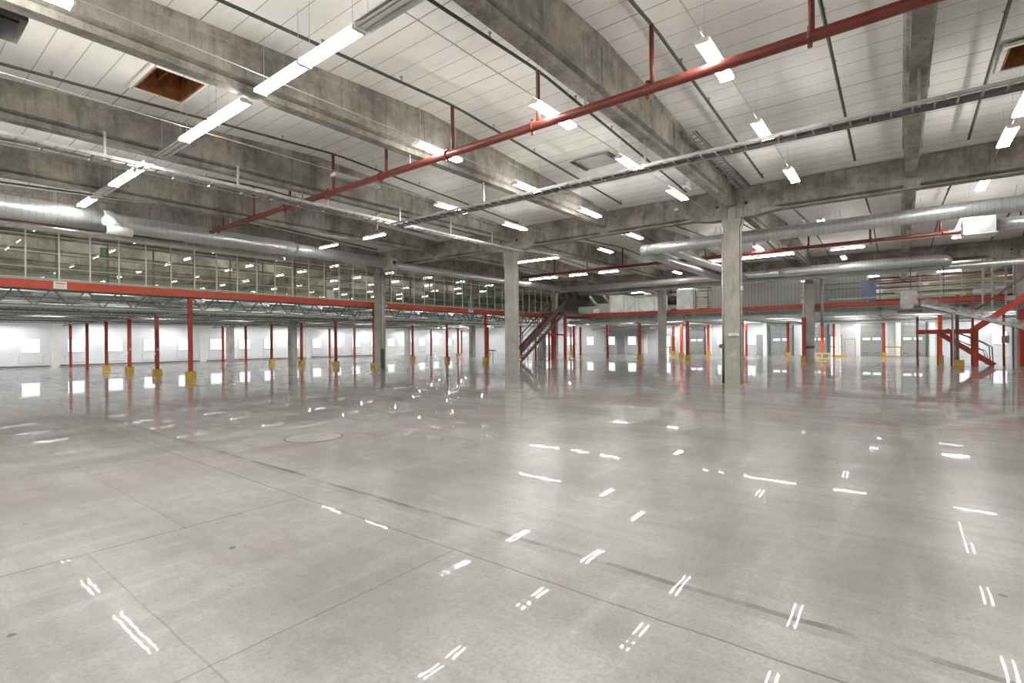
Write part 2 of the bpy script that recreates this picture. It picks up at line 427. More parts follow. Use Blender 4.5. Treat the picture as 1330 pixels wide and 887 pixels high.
shaft(holes[1], 'woodlight', 'pane', 'bright skylight shaft with pale timber rim above the cable ladder corner')
shaft(holes[2], 'wood', 'wood', 'brown timber-lined skylight shaft cut by the edge of the photo')
o = empty('roof_hatch', 'flat grey closed roof hatch with two black slotted bars', 'hatch', (13.9, 7.35, 7.1))
MB().box(-.45, .45, -.5, .5, -.01, .02).build('hatch_lid', 'grey', o)
for s in (-1, 1):
    bb = MB()
    for i in range(12): bb.box(-.5+i*.085, -.5+i*.085+.05, s*.62-.05, s*.62+.05, -.03, .0)
    bb.build('slotted_bar', 'darksteel', o)

# ------------------------------------------------------------------ precast beams
BY = [4.68+4.97*k for k in range(-3, 9)]
def beam_section(x, yc, hw, zb, zt, solid):
    zs = [zb, zb+.12, zb+.15, zb+.20, zt-.20, zt-.165, zt]
    ws = [hw, hw, hw, hw+.02, hw+.02, hw+.02, hw+.02] if solid else [hw, hw, hw-.09, hw+.055, hw+.04, hw+.085, hw+.085]
    L = [(x, yc-ws[i], zs[i]) for i in range(7)]; Rr = [(x, yc+ws[i], zs[i]) for i in range(6, -1, -1)]
    return L+Rr
spans = [(-1.0, 18.8, 8.8), (19.2, 38.0, 28.6), (38.4, 53.45, 47.8)]
bays = ['first roof bay', 'second roof bay', 'far roof bay']
bname = {-3: 'behind the hall edge', -2: 'off the right side', -1: 'nearly in line with the view', 0: 'landing on the nearest concrete column', 1: 'between the nearest and middle columns', 2: 'above the middle concrete column',
         3: 'beyond the middle column row', 4: 'over the round duct', 5: 'first above the mezzanine', 6: 'second above the mezzanine', 7: 'third above the mezzanine', 8: 'deepest over the mezzanine'}
for si, (xa, xb, xr) in enumerate(spans):
    for k, yc in enumerate(BY):
        kk = k-3
        st = [xa, xa+1.3, xa+1.301, xr, xb-1.301, xb-1.3, xb]
        if si == 2: st = [xa, xa+1.3, xa+1.301, xr, xb]
        so = [True, True, False, False, False, True, True][:len(st)]
        bb = MB().loft([beam_section(x, yc, .125, 6.25, deck_z(x)+.02, s) for x, s in zip(st, so)])
        for i in range(-2, 3):
            x = xr+i*3.9
            if xa+1.4 < x < xb-1.4 and (si == 0 or i % 2 == 0): bb.box(x-.07, x+.07, yc-.195, yc+.195, 6.46, deck_z(x)-.1)
        o = bb.build('roof_beam', 'concrete')
        thing(o, 'grey precast roof beam in the %s, %s' % (bays[si], bname[kk]), 'beam')
# girders between columns
CY = [4.68+9.97*k for k in (-1, 0, 1, 2, 3, 4)]
cname = ['beside the edge of the photo', 'nearest, tall and pale with green downpipe', 'standing in front of the red steel stair', 'standing in front of the left mesh fence', 'standing under the left mezzanine', 'deep under the left mezzanine']
f2name = ['at the edge of the stair tower', 'with a dark red band, before grey corrugated panels', 'beside the sheet metal ventilation boxes', 'at the mezzanine corner behind the brown stair', 'far under the mezzanine corner', 'farthest back under the mezzanine']
for gi, gx in enumerate((18.8, 38.0)):
    for k in range(-1, len(CY)):
        ya = CY[k]+.15 if k >= 0 else Y0+.02; yb = CY[k+1]-.15 if k+1 < len(CY) else Y1-.02
        ym = (ya+yb)/2
        def sec(y, solid, zb, zt=6.87):
            q = 0 if solid else 1
            zs = [zb, zb+.05, zb+.08, zb+.14, zt-.2, zt-.17, zt]; ws = [.03*q, .03*q, .16*q, 0, .02*q, 0, 0]
            return [(gx+ws[i], y, zs[i]) for i in range(7)]+[(gx+.4-ws[i], y, zs[i]) for i in range(6, -1, -1)]
        o = MB().loft([sec(ya, 1, 5.83), sec(ya+.6, 1, 5.85), sec(ya+1.2, 1, 5.95), sec(ya+1.5, 0, 5.95), sec(ym-.2, 0, 5.95), sec(ym-.19, 1, 5.95), sec(ym+.19, 1, 5.95), sec(ym+.2, 0, 5.95), sec(yb-1.5, 0, 5.95), sec(yb-1.2, 1, 5.95), sec(yb-.6, 1, 5.85), sec(yb, 1, 5.83)]).build('roof_girder', 'concrete')
        for yy in (ya+.33, yb-.33):
            MB().tube([(gx-.004, yy, 6.32), (gx+.01, yy, 6.32)], .055, 14).build('hole_dark_disc', 'black', o)  # black disc paints the dark inside of a hole
        where = ['nearer', 'farther'][gi]+' girder line, '+(['span at the photo edge', 'span beside the leaning view beam', 'span between the nearest and middle columns', 'span before the round duct', 'span over the left mezzanine', 'deep span over the left mezzanine', 'last span by the far wall'][k+1])
        thing(o, 'long grey concrete girder on the '+where, 'girder')
# columns
for gi, gx in enumerate((18.8, 38.0)):
    for k, yc in enumerate(CY):
        bb = MB().box(gx, gx+.42, yc-.25, yc+.27, 0, 5.55)
        S = lambda z, e: [(gx, yc-.25-e, z), (gx+.42, yc-.25-e, z), (gx+.42, yc+.27+e, z), (gx, yc+.27+e, z)]
        bb.loft([S(5.55, 0), S(5.65, .055), S(5.83, .055)])
        bb.box(gx+.02, gx+.4, yc-.14, yc+.14, 5.83, 6.26)
        o = bb.build('concrete_column', 'concrete_col')
        if gi == 1 and k == 1:
            MB().box(gx-.01, gx+.43, yc-.26, yc+.28, .92, 1.12).build('painted_band', 'brown', o)
        thing(o, ('grey concrete column of the nearer row, ' if gi == 0 else 'grey concrete column of the farther row, ')+(cname if gi == 0 else f2name)[k], 'column')
        if k < 4:
            t = .04
            fr = MB()
            for bx in ((gx-.12, gx-.08, yc-.37, yc+.39), (gx+.5, gx+.54, yc-.37, yc+.39), (gx-.08, gx+.5, yc-.37, yc-.33), (gx-.08, gx+.5, yc+.35, yc+.39)): fr.box(*bx, 0, .002)
            thing(fr.build('floor_tape', plain('tape_yellow', (.55, .55, .16), .5) if 'tape_yellow' not in bpy.data.materials else bpy.data.materials['tape_yellow']), 'yellow floor tape around the %s column of the %s row' % (ORD[k], ['nearer', 'farther'][gi]), 'floor tape')
# fittings on the nearest column
o = empty('downpipe', 'grey pipe with dark green lower half on the nearest column', 'pipe', (18.86, 5.0, 0))
MB().tube([(0, 0, 1.35), (0, 0, 5.3)], .04, 10).build('upper_pipe', 'galvlight', o)
MB().tube([(0, 0, .02), (0, 0, 1.35)], .05, 10).build('lower_pipe', 'dgreen', o)
MB().box(-.09, .05, -.04, .12, 1.28, 1.42).build('junction_box', 'darksteel', o)
o = empty('conduit', 'thin pale conduit running down the right face of the nearest column', 'conduit', (18.9, 4.40, 0))
MB().tube([(0, 0, .1), (0, 0, 5.5), (0, -.06, 5.65), (0, -.06, 5.85)], .02, 8).build('conduit_tube', 'galvlight', o)
MB().box(-.05, .05, -.05, .02, 3.3, 3.45).build('junction_box', 'white', o)
o = empty('emergency_lamp', 'small white box lamp fixed at eye height on the nearest column', 'lamp', (18.79, 4.62, 1.75))
MB().box(-.06, .0, -.17, .17, -.05, .05).build('housing', 'white', o)
MB().box(-.07, -.061, -.15, .15, -.04, .03).build('diffuser', 'galvlight', o)
o = empty('downpipe', 'grey pipe with green lower half on the column with dark red band', 'pipe', (38.06, 5.03, 0))
MB().tube([(0, 0, 1.3), (0, 0, 5.6)], .05, 10).build('upper_pipe', 'galvlight', o)
MB().tube([(0, 0, .02), (0, 0, 1.3)], .07, 10).build('lower_pipe', 'dgreen', o)
thing(MB().tube([(37.9, 3.95, 2.4), (37.9, 3.95, 5.7)], .09, 12).build('vent_pipe', 'galv'), 'thick grey vertical pipe beside the column with dark red band', 'pipe')
thing(MB().box(18.83, 18.97, 24.18, 24.31, .02, 1.2).build('pipe_guard', 'dgreen'), 'dark green pipe guard at the foot of the column before the left mesh fence', 'guard')
thing(MB().tube([(18.9, 24.22, 1.2), (18.9, 24.22, 5.5)], .03, 8).build('downpipe', 'galvlight'), 'thin grey pipe on the column before the left mesh fence', 'pipe')

# ------------------------------------------------------------------ lights
def make_light(name, two=True, lit=True, L=1.45, low=False):
    r = empty(name, 'x', 'light')
    hb = MB().box(-L/2, L/2, -.035, .035, 0, .06)
    hb.build('housing', 'white', r)
    if two:
        for s in (-1, 1):
            t = MB().tube([(-L/2+.03, s*.085, .0), (L/2-.03, s*.085, .0)], .021, 6, False); t.build('tube', 'tube' if lit else 'tube_off', r)
        MB().add([(-L/2, -.16, .0), (-L/2, -.05, .075), (-L/2, .05, .075), (-L/2, .16, .0), (L/2, -.16, .0), (L/2, -.05, .075), (L/2, .05, .075), (L/2, .16, .0)], [(0, 1, 5, 4), (1, 2, 6, 5), (2, 3, 7, 6)]).build('reflector', 'white', r) if not lit else None
        if lit: MB().box(-L/2, L/2, -.112, .112, .030, .036).build('reflector', 'white', r)
        for s in (-1, 1): MB().box(s*L/2-.015, s*L/2+.015, -.115, .115, -.03, .03).build('end_cap', 'white', r)
    else:
        MB().tube([(-L/2+.03, 0, -.03), (L/2-.03, 0, -.03)], .022 if low != 'tube_dim' else .014, 6, False).build('tube', (low or 'tube') if lit else 'tube_off', r)
    if lit and low != 'tube_low': MB().add([(-L/2+.03, -.032, .062), (L/2-.03, -.032, .062), (L/2-.03, .032, .062), (-L/2+.03, .032, .062)], [(0, 1, 2, 3)]).build('added_uplight', 'uplight' if not low else 'uplight2', r)  # unseen glowing quad added on the housing top to brighten the ceiling
    if low == 'tube_low':
        for s in (-1, 1): MB().box(-L/2, L/2, s*.075-.004, s*.075+.004, -.065, .05).build('added_side_shield', 'midsteel', r)  # shields added to block low-angle tube glints on the floor
        MB().box(-L/2, L/2, -.079, .079, .05, .056).build('top_shield', 'white', r)
    if two:
        for s in (-.8, .8): MB().bar((s*L/2, 0, .06), (s*L/2, 0, 1.0), .006).build('suspension_wire', 'galvlight', r)
    return Proto(r)
lit2 = make_light('strip_light'); off2 = make_light('unlit_strip_light', lit=False); lit1 = make_light('single_strip_light', two=False); low1 = make_light('under_deck_light', two=False, low='tube_low'); mid1 = make_light('added_fill_light', two=False, low='fill_tube'); dim1 = make_light('upstairs_strip_light', two=False, low='tube_dim', L=1.0)
LZ = 6.15
rows = [('row beside the leaning view beam', -1.98, [13.9, 16.0]), ('row over the nearest column side', 2.37, [8.6, 12.2, 15.9]), ('row between the two nearest roof beams', 5.52, [8.6, 12.3, 15.7]),
        ('row along the second roof beam', 8.78, [1.05, 8.55, 12.3, 16.0])]
for rn, y, xsn in rows:
    for i, x in enumerate(xsn):
        lit2.place((x, y, LZ), 0, 'lit twin-tube strip light, %s of the %s' % (ORD[i], rn))
    nm = MB().bar((-3, y, LZ+.12), (18.8, y, LZ+.12), .012); thing(nm.build('suspension_cable', 'galvlight'), 'long taut white cable carrying the lights of the '+rn, 'cable')
for i, (x, lit) in enumerate(((8.6, 1), (12.4, 1), (16.0, 1))):
    (lit2 if lit and i else off2).place((x, 12.15, LZ), 0, '%s twin-tube strip light of the row along the third roof beam' % ORD[i])
thing(MB().bar((-3, 12.15, LZ+.12), (18.8, 12.15, LZ+.12), .012).build('suspension_cable', 'galvlight'), 'long taut white cable of the row along the third roof beam', 'cable')
i = 0
for y, lit in ((-9, 1), (-6, 1), (-3, 1), (1.0, 1), (2.6, 1), (5.43, 0), (6.95, 1), (8.45, 1), (10.45, 1), (11.95, 1), (13.45, 0), (15.6, 1), (17.1, 1), (18.6, 0), (20.55, 1), (23.2, 1)):
    if y < 5.2: continue
    if lit: lit2.place((4.47, y, LZ), R90, 'lit strip light, number %s from the camera in the crosswise row under the beams' % ORD[i])
    else: off2.place((4.47, y, LZ), R90, 'unlit strip light, number %s from the camera in the crosswise row under the beams' % ORD[i])
    i += 1
for y in (-9, -6): 
    for x in (3, 9, 15, 22, 28, 35, 45): lit2.place((x, y, LZ), 0, 'added twin-tube strip light hanging off the side of the hall', 'added strip lights outside the view to the side')  # lamps out of view, added for illumination
for x in (-4.2, -1.6, 1.2):
    for y in (-2, 1.2, 4.4, 7.1, 11.5, 16, 20.5):
        if x == 1.2 and y == 7.1: continue
        lit2.place((x, y, LZ), R90, 'added twin-tube strip light hanging behind the viewpoint', 'added strip lights behind the viewpoint')  # unseen lamps added to brighten the floor near the camera
for i, y in enumerate((17.1, 20.4)):
    lit1.place((12.95, y, LZ-.2), R90, 'single-tube light %s' % ('at the corner of the cable ladders' if i == 0 else 'hung over the round duct'))
for i, y in enumerate((15.5, 17.0)): lit2.place((23.45, y, LZ), R90, 'lit strip light just behind the middle column, %s of the pair' % ORD[i])
for i, y in enumerate((20.9, 19.9, 17.5, 15.2, 8.5, 6.4, 5.1, 2.05, -2.6)):
    lit1.place((30.2, y, LZ-.05), R90, 'single-tube light, number %s from the duct corner in the row under the far sprinkler main' % ORD[i])
thing(MB().bar((30.2, -6, LZ+.06), (30.2, 21.5, LZ+.06), .05, .03).build('light_rail', 'galvlight'), 'thin white light rail under the far sprinkler main', 'rail')
for i, (x, y) in enumerate(((23.2, 11.85), (20.8, 9.2), (20.5, -2.0), (25.0, -2.0), (26.5, -2.0), (28.0, -2.0), (23.2, 2.4), (27.5, 5.6), (34.0, 12.0), (34, 2.5))):
    lit2.place((x, y, LZ), 0, 'lit twin-tube light %s of those hanging beyond the nearer girder line' % ORD[i])
# upstairs rows
for x in (4.25, 7.55, 10.82, 14.09, 17.4, 21.5, 24.9, 28.3, 31.7, 35):
    for y in (26.8, 30.4, 33.2, 38.1, 42.0, 45.8):
        dim1.place((x, y, LZ), R90, 'small lit tube light seen through the mesh fence upstairs', 'tube lights hanging over the left mezzanine')
for y in (-2, 2.5, 6.5, 10.5, 13, 15.5, 18, 20.5, 23): mid1.place((39.1, y, 6.5), R90, 'small added fill light hidden behind the farther girder line', 'added fill lights behind the farther girders')  # hidden lamps added to brighten the ventilation boxes
for x in (46, 50.5):
    for y in (-3, 2, 7, 12, 17, 22): mid1.place((x, y, 6.62), R90, 'small added fill light hanging over the far mezzanine', 'added fill lights hanging over the far mezzanine')  # extra lamps added to brighten the far upstairs area
# under the mezzanine
for x in (-3, 1.5, 6, 11, 15.5, 21, 25.5, 31, 35.5, 41, 46, 51):
    for y in (30.4, 34.6, 38.8, 42.9, 46.8):
        low1.place((x, y, 3.42), 0, 'tube light fixed between trusses under the left mezzanine', 'tube lights under the left mezzanine')
for x in (41.2, 45.2, 49.3, 52.0):
    for y in (-9, -5.2, -1.2, 2.8, 7, 11, 15, 19, 23): low1.place((x, y, 3.42), R90, 'tube light fixed between trusses under the far mezzanine', 'tube lights under the far mezzanine')

# ------------------------------------------------------------------ sprinklers
def red_main(x, ya, yb, z, r, risers, label, top):
    o = empty('sprinkler_main', label, 'pipe', (x, ya, z))
    MB().tube([(0, 0, 0), (0, yb-ya, 0)], r, 16).build('pipe', 'red', o)
    for y in risers:
        MB().tube([(0, y-ya, 0), (0, y-ya, top-z)], .042, 10).build('riser', 'red', o)
    y = ya+1.2; i = 0
    while y < yb:
        cl = MB().tube([(0, y-ya-.03, 0), (0, y-ya+.03, 0)], r+.018, 16); cl.box(-.02, .02, y-ya-.03, y-ya+.03, r, r+.07); cl.box(-.02, .02, y-ya-.03, y-ya+.03, -r-.07, -r)
        cl.build('clamp', 'orange' if i == 2 else 'red', o); y += 2.45; i += 1
    for k, yc in enumerate(BY):
        if ya < yc < yb: MB().bar((0, yc-ya, r), (0, yc-ya, 6.25-z), .035).build('hanger', 'galv', o)
    return o
GY = [-3.8, -1.42, .98, 3.37, 5.76, 8.16, 10.56, 12.96, 15.36, 17.76, 20.2, 22.6]
red_main(8.4, -10, 21.25, 5.95, .085, GY[:-1], 'thick red sprinkler main crossing under the nearer roof beams', 7.05)
red_main(27.7, -10, 20.5, 5.95, .085, [y+.05 for y in GY[:-2]], 'dark red sprinkler main beyond the nearest column', 7.05)
o = empty('sprinkler_pipe', 'red pipe running behind the large round duct on the left', 'pipe', (-5, 24.0, 5.95))
MB().tube([(0, 0, 0), (13.4, 0, 0)], .085, 14).build('pipe', 'red', o)
for x in (2, 6, 10): MB().tube([(x-.04, 0, 0), (x+.04, 0, 0)], .105, 14).build('coupling', 'red', o)
for bi, (xa, xr, xb) in enumerate(((-.5, 8.5, 17.3), (21.0, 27.7, 36.8))):
    for k, y in enumerate(GY if bi == 0 else GY[:-2]):
        g = MB().tube([(xa, y, 7.06-.047*(xr-xa)), (xr-.25, y, 7.05), (xr+.25, y, 7.05), (xb, y, 7.06-.047*(xb-xr))], .03, 8)
        o = thing(g.build('sprinkler_branch', 'green_pipe'), 'dark green sprinkler branch pipe, number %s from the photo edge in the %s' % (ORD[k], bays[bi]), 'pipe')
        for x in (xr-6.2, xr-3.4, xr-1.6, xr+1.4, xr+3.2, xr+6.0, xb-.03):
            z = 7.06-.047*abs(x-xr)
            hd = MB().tube([(x, y, z+.02), (x, y, z+.11)], .014, 6); hd.tube([(x, y, z+.11), (x, y, z+.12)], .035, 8)
            hd.build('sprinkler_head', 'galv', o)
# ------------------------------------------------------------------ cable ladders
def ladder(name, p, q, w, label, z, hang=(), side='y', rung=.3):
    o = empty(name, label, 'cable ladder', (p[0], p[1], z)); p = Vector((0, 0, 0)); q = Vector((q[0]-o.location[0], q[1]-o.location[1], 0))
    d = (q-p).normalized(); n_ = Vector((-d.y, d.x, 0)); L = (q-p).length
    for s in (-1, 1): MB().bar(p+n_*s*w/2, q+n_*s*w/2, .02, .075).build('side_rail', 'galv', o)
    t = .1; r0 = None
    while t < L:
        if r0 is None: r0 = MB().bar(-n_*w/2, n_*w/2, .03, .02).build('rung', 'galv', o); r0.location = d*t
        else: rc = r0.copy(); C.objects.link(rc); rc.parent = o; rc.location = d*t
        t += rung
    cb = MB()
    for i, off in enumerate((-.14, -.1, -.05)):
        pts = [p+d*(L*j/14)+n_*(off+random.uniform(-.02, .02))+Vector((0, 0, .03)) for j in range(15)]
        cb.tube(pts, .014+.005*(i % 2), 6)
    cb.build('cable_run', 'darksteel', o)
    lw = MB(); lw.bar(p+n_*(w/2+.14)+Vector((0, 0, -.06)), q+n_*(w/2+.14)+Vector((0, 0, -.06)), .02, .02)
    for j in range(int(L/.8)): lw.bar(p+d*(.4+j*.8)+n_*(w/2)+Vector((0, 0, -.05)), p+d*(.4+j*.8)+n_*(w/2+.16)+Vector((0, 0, -.05)), .05, .03)
    lw.build('bracket_rail', 'galv', o)
    for t, top in hang:
        MB().bar(p+d*t+Vector((0, 0, 0)), p+d*t+Vector((0, 0, top-z)), .045).build('hanger', 'galv', o)
    return o
ladder('cable_ladder', (11.2, -9, 0), (11.2, 13.6, 0), .42, 'galvanised cable ladder crossing below the beams toward the right edge', 5.58, [(BY[i]+9, 6.26) for i in range(1, 6)])
ladder('cable_ladder', (-4.5, 13.75, 0), (18.6, 13.75, 0), .32, 'cable ladder running along the third roof beam', 5.68, [(x, 6.26) for x in (4.8, 7.8, 10.6, 13.2, 16, 18.5, 21)])
ladder('cable_ladder', (13.0, 4.2, 0), (18.9, 4.2, 0), .22, 'short cable ladder fixed high on the beam above the nearest column', 6.86, ())
for y, nm in ((5.5, 'beside the nearest roof beam'),):
    o = empty('detector', 'small round white detector under the girder left of the nearest column', 'detector', (17.4, 6.15, 6.15))
    MB().tube([(0, 0, -.05), (0, 0, .0)], .07, 14).build('body', 'white', o); MB().bar((0, 0, 0), (0, 0, .75), .01).build('rod', 'galv', o)
o = empty('loudspeaker', 'small white box on the second roof beam side near the cable ladder', 'box', (14.9, 4.95, 6.05))
MB().box(-.2, .2, -.06, .06, -.03, .03).build('bracket', 'white', o); MB().box(.1, .17, -.05, .05, .03, .22).build('housing', 'white', o)

# ------------------------------------------------------------------ ducts
def strap(o, x, y, z, r, top, parent_off=(0, 0, 0)):
    b = MB()
    for s in (-1, 1): b.bar((x, y+s*r*.8, z), (x, y+s*.08, top), .012)
    b.build('strap', 'galvlight', o)
o = empty('round_duct', 'large round spiral duct running along the left mezzanine', 'duct', (0, 21.7, 5.86))
MB().tube([(-5, 0, 0), (5.1, 0, 0)], .36, 28).build('wide_section', 'duct_x', o)
MB().tube([(5.1, 0, 0), (5.35, 0, 0), (5.5, 0, -.02), (12.0, 0, -.03)], [.36, .36, .32, .32], 28).build('middle_section', 'duct_x', o)
MB().tube([(12.0, 0, -.03), (12.2, 0, -.03), (17.2, 0, -.06)], [.335, .27, .26], 28).build('narrow_section', 'duct_x', o)
MB().tube([(17.2, 0, -.06), (17.6, 0, -.12), (35.5, 0, -.12)], [.26, .21, .20], 24).build('far_section', 'duct_x', o)
t1 = MB().tube([(5.2, -.1, 0), (5.25, -.45, -.12), (5.3, -.75, -.35)], [.24, .2, .17], 20).build('branch', 'duct_box', o)
MB().tube([(5.02, -.8, -.42), (5.75, -.8, -.42)], .155, 20).build('outlet', 'white', o)
MB().tube([(5.005, -.8, -.42), (5.018, -.8, -.42)], .135, 20).build('outlet_dark_disc', 'black', o)  # black disc paints the dark inside of the outlet
MB().box(17.05, 17.5, -.55, .1, -.45, .15).build('damper_box', 'concrete_col', o)
MB().tube([(17.3, -.56, -.06), (17.3, -.552, -.06)], .11, 18).build('damper_dark_disc', 'black', o)  # black disc paints the dark of the round opening
for x in (0.5, 3.9, 8.5, 12.1, 14.6, 17.4, 22, 26, 30, 34): strap(o, x, 0, 0, .3, .75)
thing(MB().tube([(-5, 22.6, 5.5), (12, 22.6, 5.45)], .09, 14).build('thin_pipe', 'galvlight'), 'thin pale pipe below and behind the large round duct', 'pipe')
o = empty('round_duct', 'long round duct crossing in front of the far mezzanine', 'duct', (35.5, 0, 5.76))
MB().tube([(0, 21.75, 0), (0, 6.0, 0)], .21, 24).build('long_section', 'duct_y', o)
MB().tube([(0, 6.0, 0), (0, 5.6, 0), (-.05, -1.0, .02), (-.02, -1.5, .02), (.15, -1.85, .0), (.5, -2.0, -.03), (.9, -2.0, -.05)], [.21, .27, .29, .29, .29, .29, .29], 24).build('elbow_section', 'duct_y', o)
for y in (19, 16, 13, 10, 7, 4, 1, -1): strap(o, 0, y, 0, .2, .6)
o = empty('round_duct', 'lower dull round duct running below the long duct by the far mezzanine', 'duct', (36.8, 0, 5.5))
MB().tube([(0, 21.2, 0), (0, -10.0, 0)], .17, 20).build('duct_run', 'duct_y', o)
for y in (18, 12, 8, 2, -4): strap(o, 0, y, 0, .16, .8)
o = empty('round_duct', 'thick round duct with mitred end passing behind the nearest column', 'duct', (22.0, 0, 5.72))
MB().tube([(0, 9.1, -.02), (0, 6.5, 0), (.0, -11, .02)], .25, 26).build('duct_run', 'duct_y', o)
MB().tube([(0, 8.9, -.01), (.05, 9.25, -.02), (.35, 9.4, -.06), (13.4, 9.35, -.14)], [.25, .26, .22, .19], 24).build('branch_run', 'duct_x', o)
MB().tube([(.2, 8.15, -.05), (1.0, 8.2, -.07), (13.4, 8.0, -.12)], [.17, .19, .18], 22).build('second_branch_run', 'duct_x', o)
for y in (6, 3.9, 1.8, -.5, -3): strap(o, 0, y, 0, .24, .6)
o = empty('duct_silencer', 'grey square silencer box on a duct under the far bright lights', 'duct', (25.7, -2.4, 5.75))
MB().box(-.45, .45, -.4, .5, -.32, .3).build('box', 'duct_box', o); MB().box(-.5, .5, -.45, .45, -.36, -.32).build('flange', 'white', o)
MB().tube([(0, -.4, 0), (0, -7, 0)], .22, 20).build('pipe_run', 'duct_y', o)
# ventilator hood upper left
o = empty('vent_hood', 'dark grey square air hood hanging in the upper left corner', 'vent', (1.1, 10.6, 6.42))
h = .3
MB().loft([[(-.45, -.45, .28), (.45, -.45, .28), (.45, .45, .28), (-.45, .45, .28)], [(-.45, -.45, -.05), (.45, -.45, -.05), (.45, .45, -.05), (-.45, .45, -.05)]]).build('hood', 'darksteel', o)
MB().box(-.36, .36, -.36, .36, -.09, -.051).build('opening_dark_plate', 'black', o)  # black plate paints the dark inside of the hood
MB().bar((0, 0, .28), (0, 0, .6), .05).build('hanger', 'galv', o)

# ------------------------------------------------------------------ left mezzanine
ME = 24.95
o = thing(MB().box(X0, X1-.02, ME+.05, Y1-.02, 3.68, 3.93).build('mezzanine_deck', plain('pale_steel_deck', (.86, .85, .85), .5, 0, .04)), 'long mezzanine floor slab on the left carried by red posts', 'mezzanine')
o = empty('edge_beam', 'long orange-red edge beam of the left mezzanine', 'beam', (0, ME, 3.67))
MB().box(X0, 38.9, -.03, .05, 0, .31).build('web', 'red_edge', o)
MB().box(X0, 38.9, -.06, .05, -.035, 0).build('bottom_flange', 'dgreen', o)
MB().box(X0, 38.9, -.05, .05, .31, .33).build('top_flange', 'fence', o)
def letters(parent, x, y, z, s, txt, mat, ax='x'):
    # tiny block lettering from strokes
    pass
def plate(x, w, h, label, big=False):
    p = empty('load_sign', label, 'sign', (x, ME-.035, 3.83))
    MB().box(-w/2, w/2, -.008, 0, -h/2, h/2).build('board', 'white', p)
    q = MB(); n_ = 6
    for i in range(n_):                       # two red header words
        cx = -w*.34+i*w*.12; q.box(cx, cx+w*.09, -.012, -.008, h*.14, h*.36)
    q.build('red_heading', 'sign_red', p)
    q = MB()
    for r in range(3): q.box(-w*.36, w*(.36-.06*r), -.012, -.008, -h*.34+r*h*.13, -h*.34+r*h*.13+h*.04)
    q.build('text_lines', 'grey', p)
plate(4.6, .38, .27, 'white load sign with red heading on the edge beam near its left end')
plate(27.4, .5, .24, 'small white sign with red heading on the edge beam left of the middle column')
plate(19.6, .4, .12, 'small pale plate on the edge beam right of the column')
# trusses
def truss(name, p, q, z0, z1, period, mat, label, cat='truss', wb=.03):
    p = Vector(p); q = Vector(q); d = (q-p).normalized(); L = (q-p).length
    o = empty(name, label, cat, (p.x, p.y, z0)); H_ = z1-z0; b0 = Vector((0, 0, 0)); e = q-p
    MB().bar(b0+Vector((0, 0, .03)), e+Vector((0, 0, .03)), .09, .05).build('bottom_chord', mat, o)
    MB().bar(b0+Vector((0, 0, H_-.03)), e+Vector((0, 0, H_-.03)), .09, .05).build('top_chord', mat, o)
    w = MB(); t = 0
    while t+period <= L+.01:
        a = d*(t+.08); m1 = d*(t+period/2-.06); m2 = d*(t+period/2+.06); c = d*(t+period-.08); lo = Vector((0, 0, .05)); hi = Vector((0, 0, H_-.05))
        w.bar(a+hi, m1+lo, wb); w.bar(m2+lo, c+hi, wb); t += period
    w.build('web_lattice', mat, o)
    return o
ty = [ME+.12, 29.1, 32.0, 35.0, 38.0, 41.6, 44.8]
for i, y in enumerate(ty):
    xend = 38.6 if i < 1 else 53
    for a, c in ((-5.6, 8.9), (9.05, 18.85), (19.0, 29.0), (29.15, 38.9 if i else 38.3)):
        bn = {-5.6: 'before the first post row', 9.05: 'between the first two post rows', 19.0: 'past the column before the fence', 29.15: 'nearest the stair'}[a]
        truss('lattice_truss', (a, y, 0), (c, y, 0), 3.05, 3.66, 1.0, 'truss_front' if i == 0 else ('dullsteel' if i % 2 == 0 else 'darksteel'), 'grey lattice truss %s in from the left edge beam, %s' % (ORD[i], bn), wb=.048 if i == 0 else .03)
for j, x in enumerate((8.97, 18.98, 29.1, 39.1)):
    truss('lattice_girder', (x, ME+.1, 0), (x, 47.9, 0), 2.95, 3.66, 1.2, 'darksteel' if j % 2 else 'galv', 'lattice girder across the left mezzanine on post row %s' % ORD[j])
# services under the mezzanine
for j, y in enumerate((26.2, 30.0, 34.4, 38.6, 42.6)):
    thing(MB().box(-5.5, 38, y-.22, y+.22, 3.22-.02*j, 3.27-.02*j).build('cable_tray', 'galv' if j % 2 else 'darksteel'), 'flat steel cable tray under the left mezzanine, %s from the edge' % ORD[j], 'cable tray')
for j, (y, r) in enumerate(((28.1, .16), (32.3, .2), (36.5, .14), (40.6, .2), (45.0, .16))):
    thing(MB().tube([(-5.5, y, 3.3), (38, y, 3.3)], r, 14).build('service_duct', 'duct_x'), 'round service duct under the left mezzanine, %s from the edge' % ORD[j], 'duct')
for j in range(9):
    y = 26.9+j*2.4
    thing(MB().box(-5.6, 39 if j else 38, y-.03, y+.03, 3.61, 3.68).build('deck_joist', 'darksteel' if j % 3 else 'dullsteel'), 'thin steel joist fixed flat under the left mezzanine deck', 'joist', 'joists under the left mezzanine')
for j in range(12):
    x = 40.3+j*1.05
    thing(MB().box(x-.03, x+.03, -12.8, 24.8, 3.61, 3.68).build('deck_joist', 'darksteel' if j % 3 else 'dullsteel'), 'thin steel joist fixed flat under the far mezzanine deck', 'joist', 'joists under the far mezzanine')
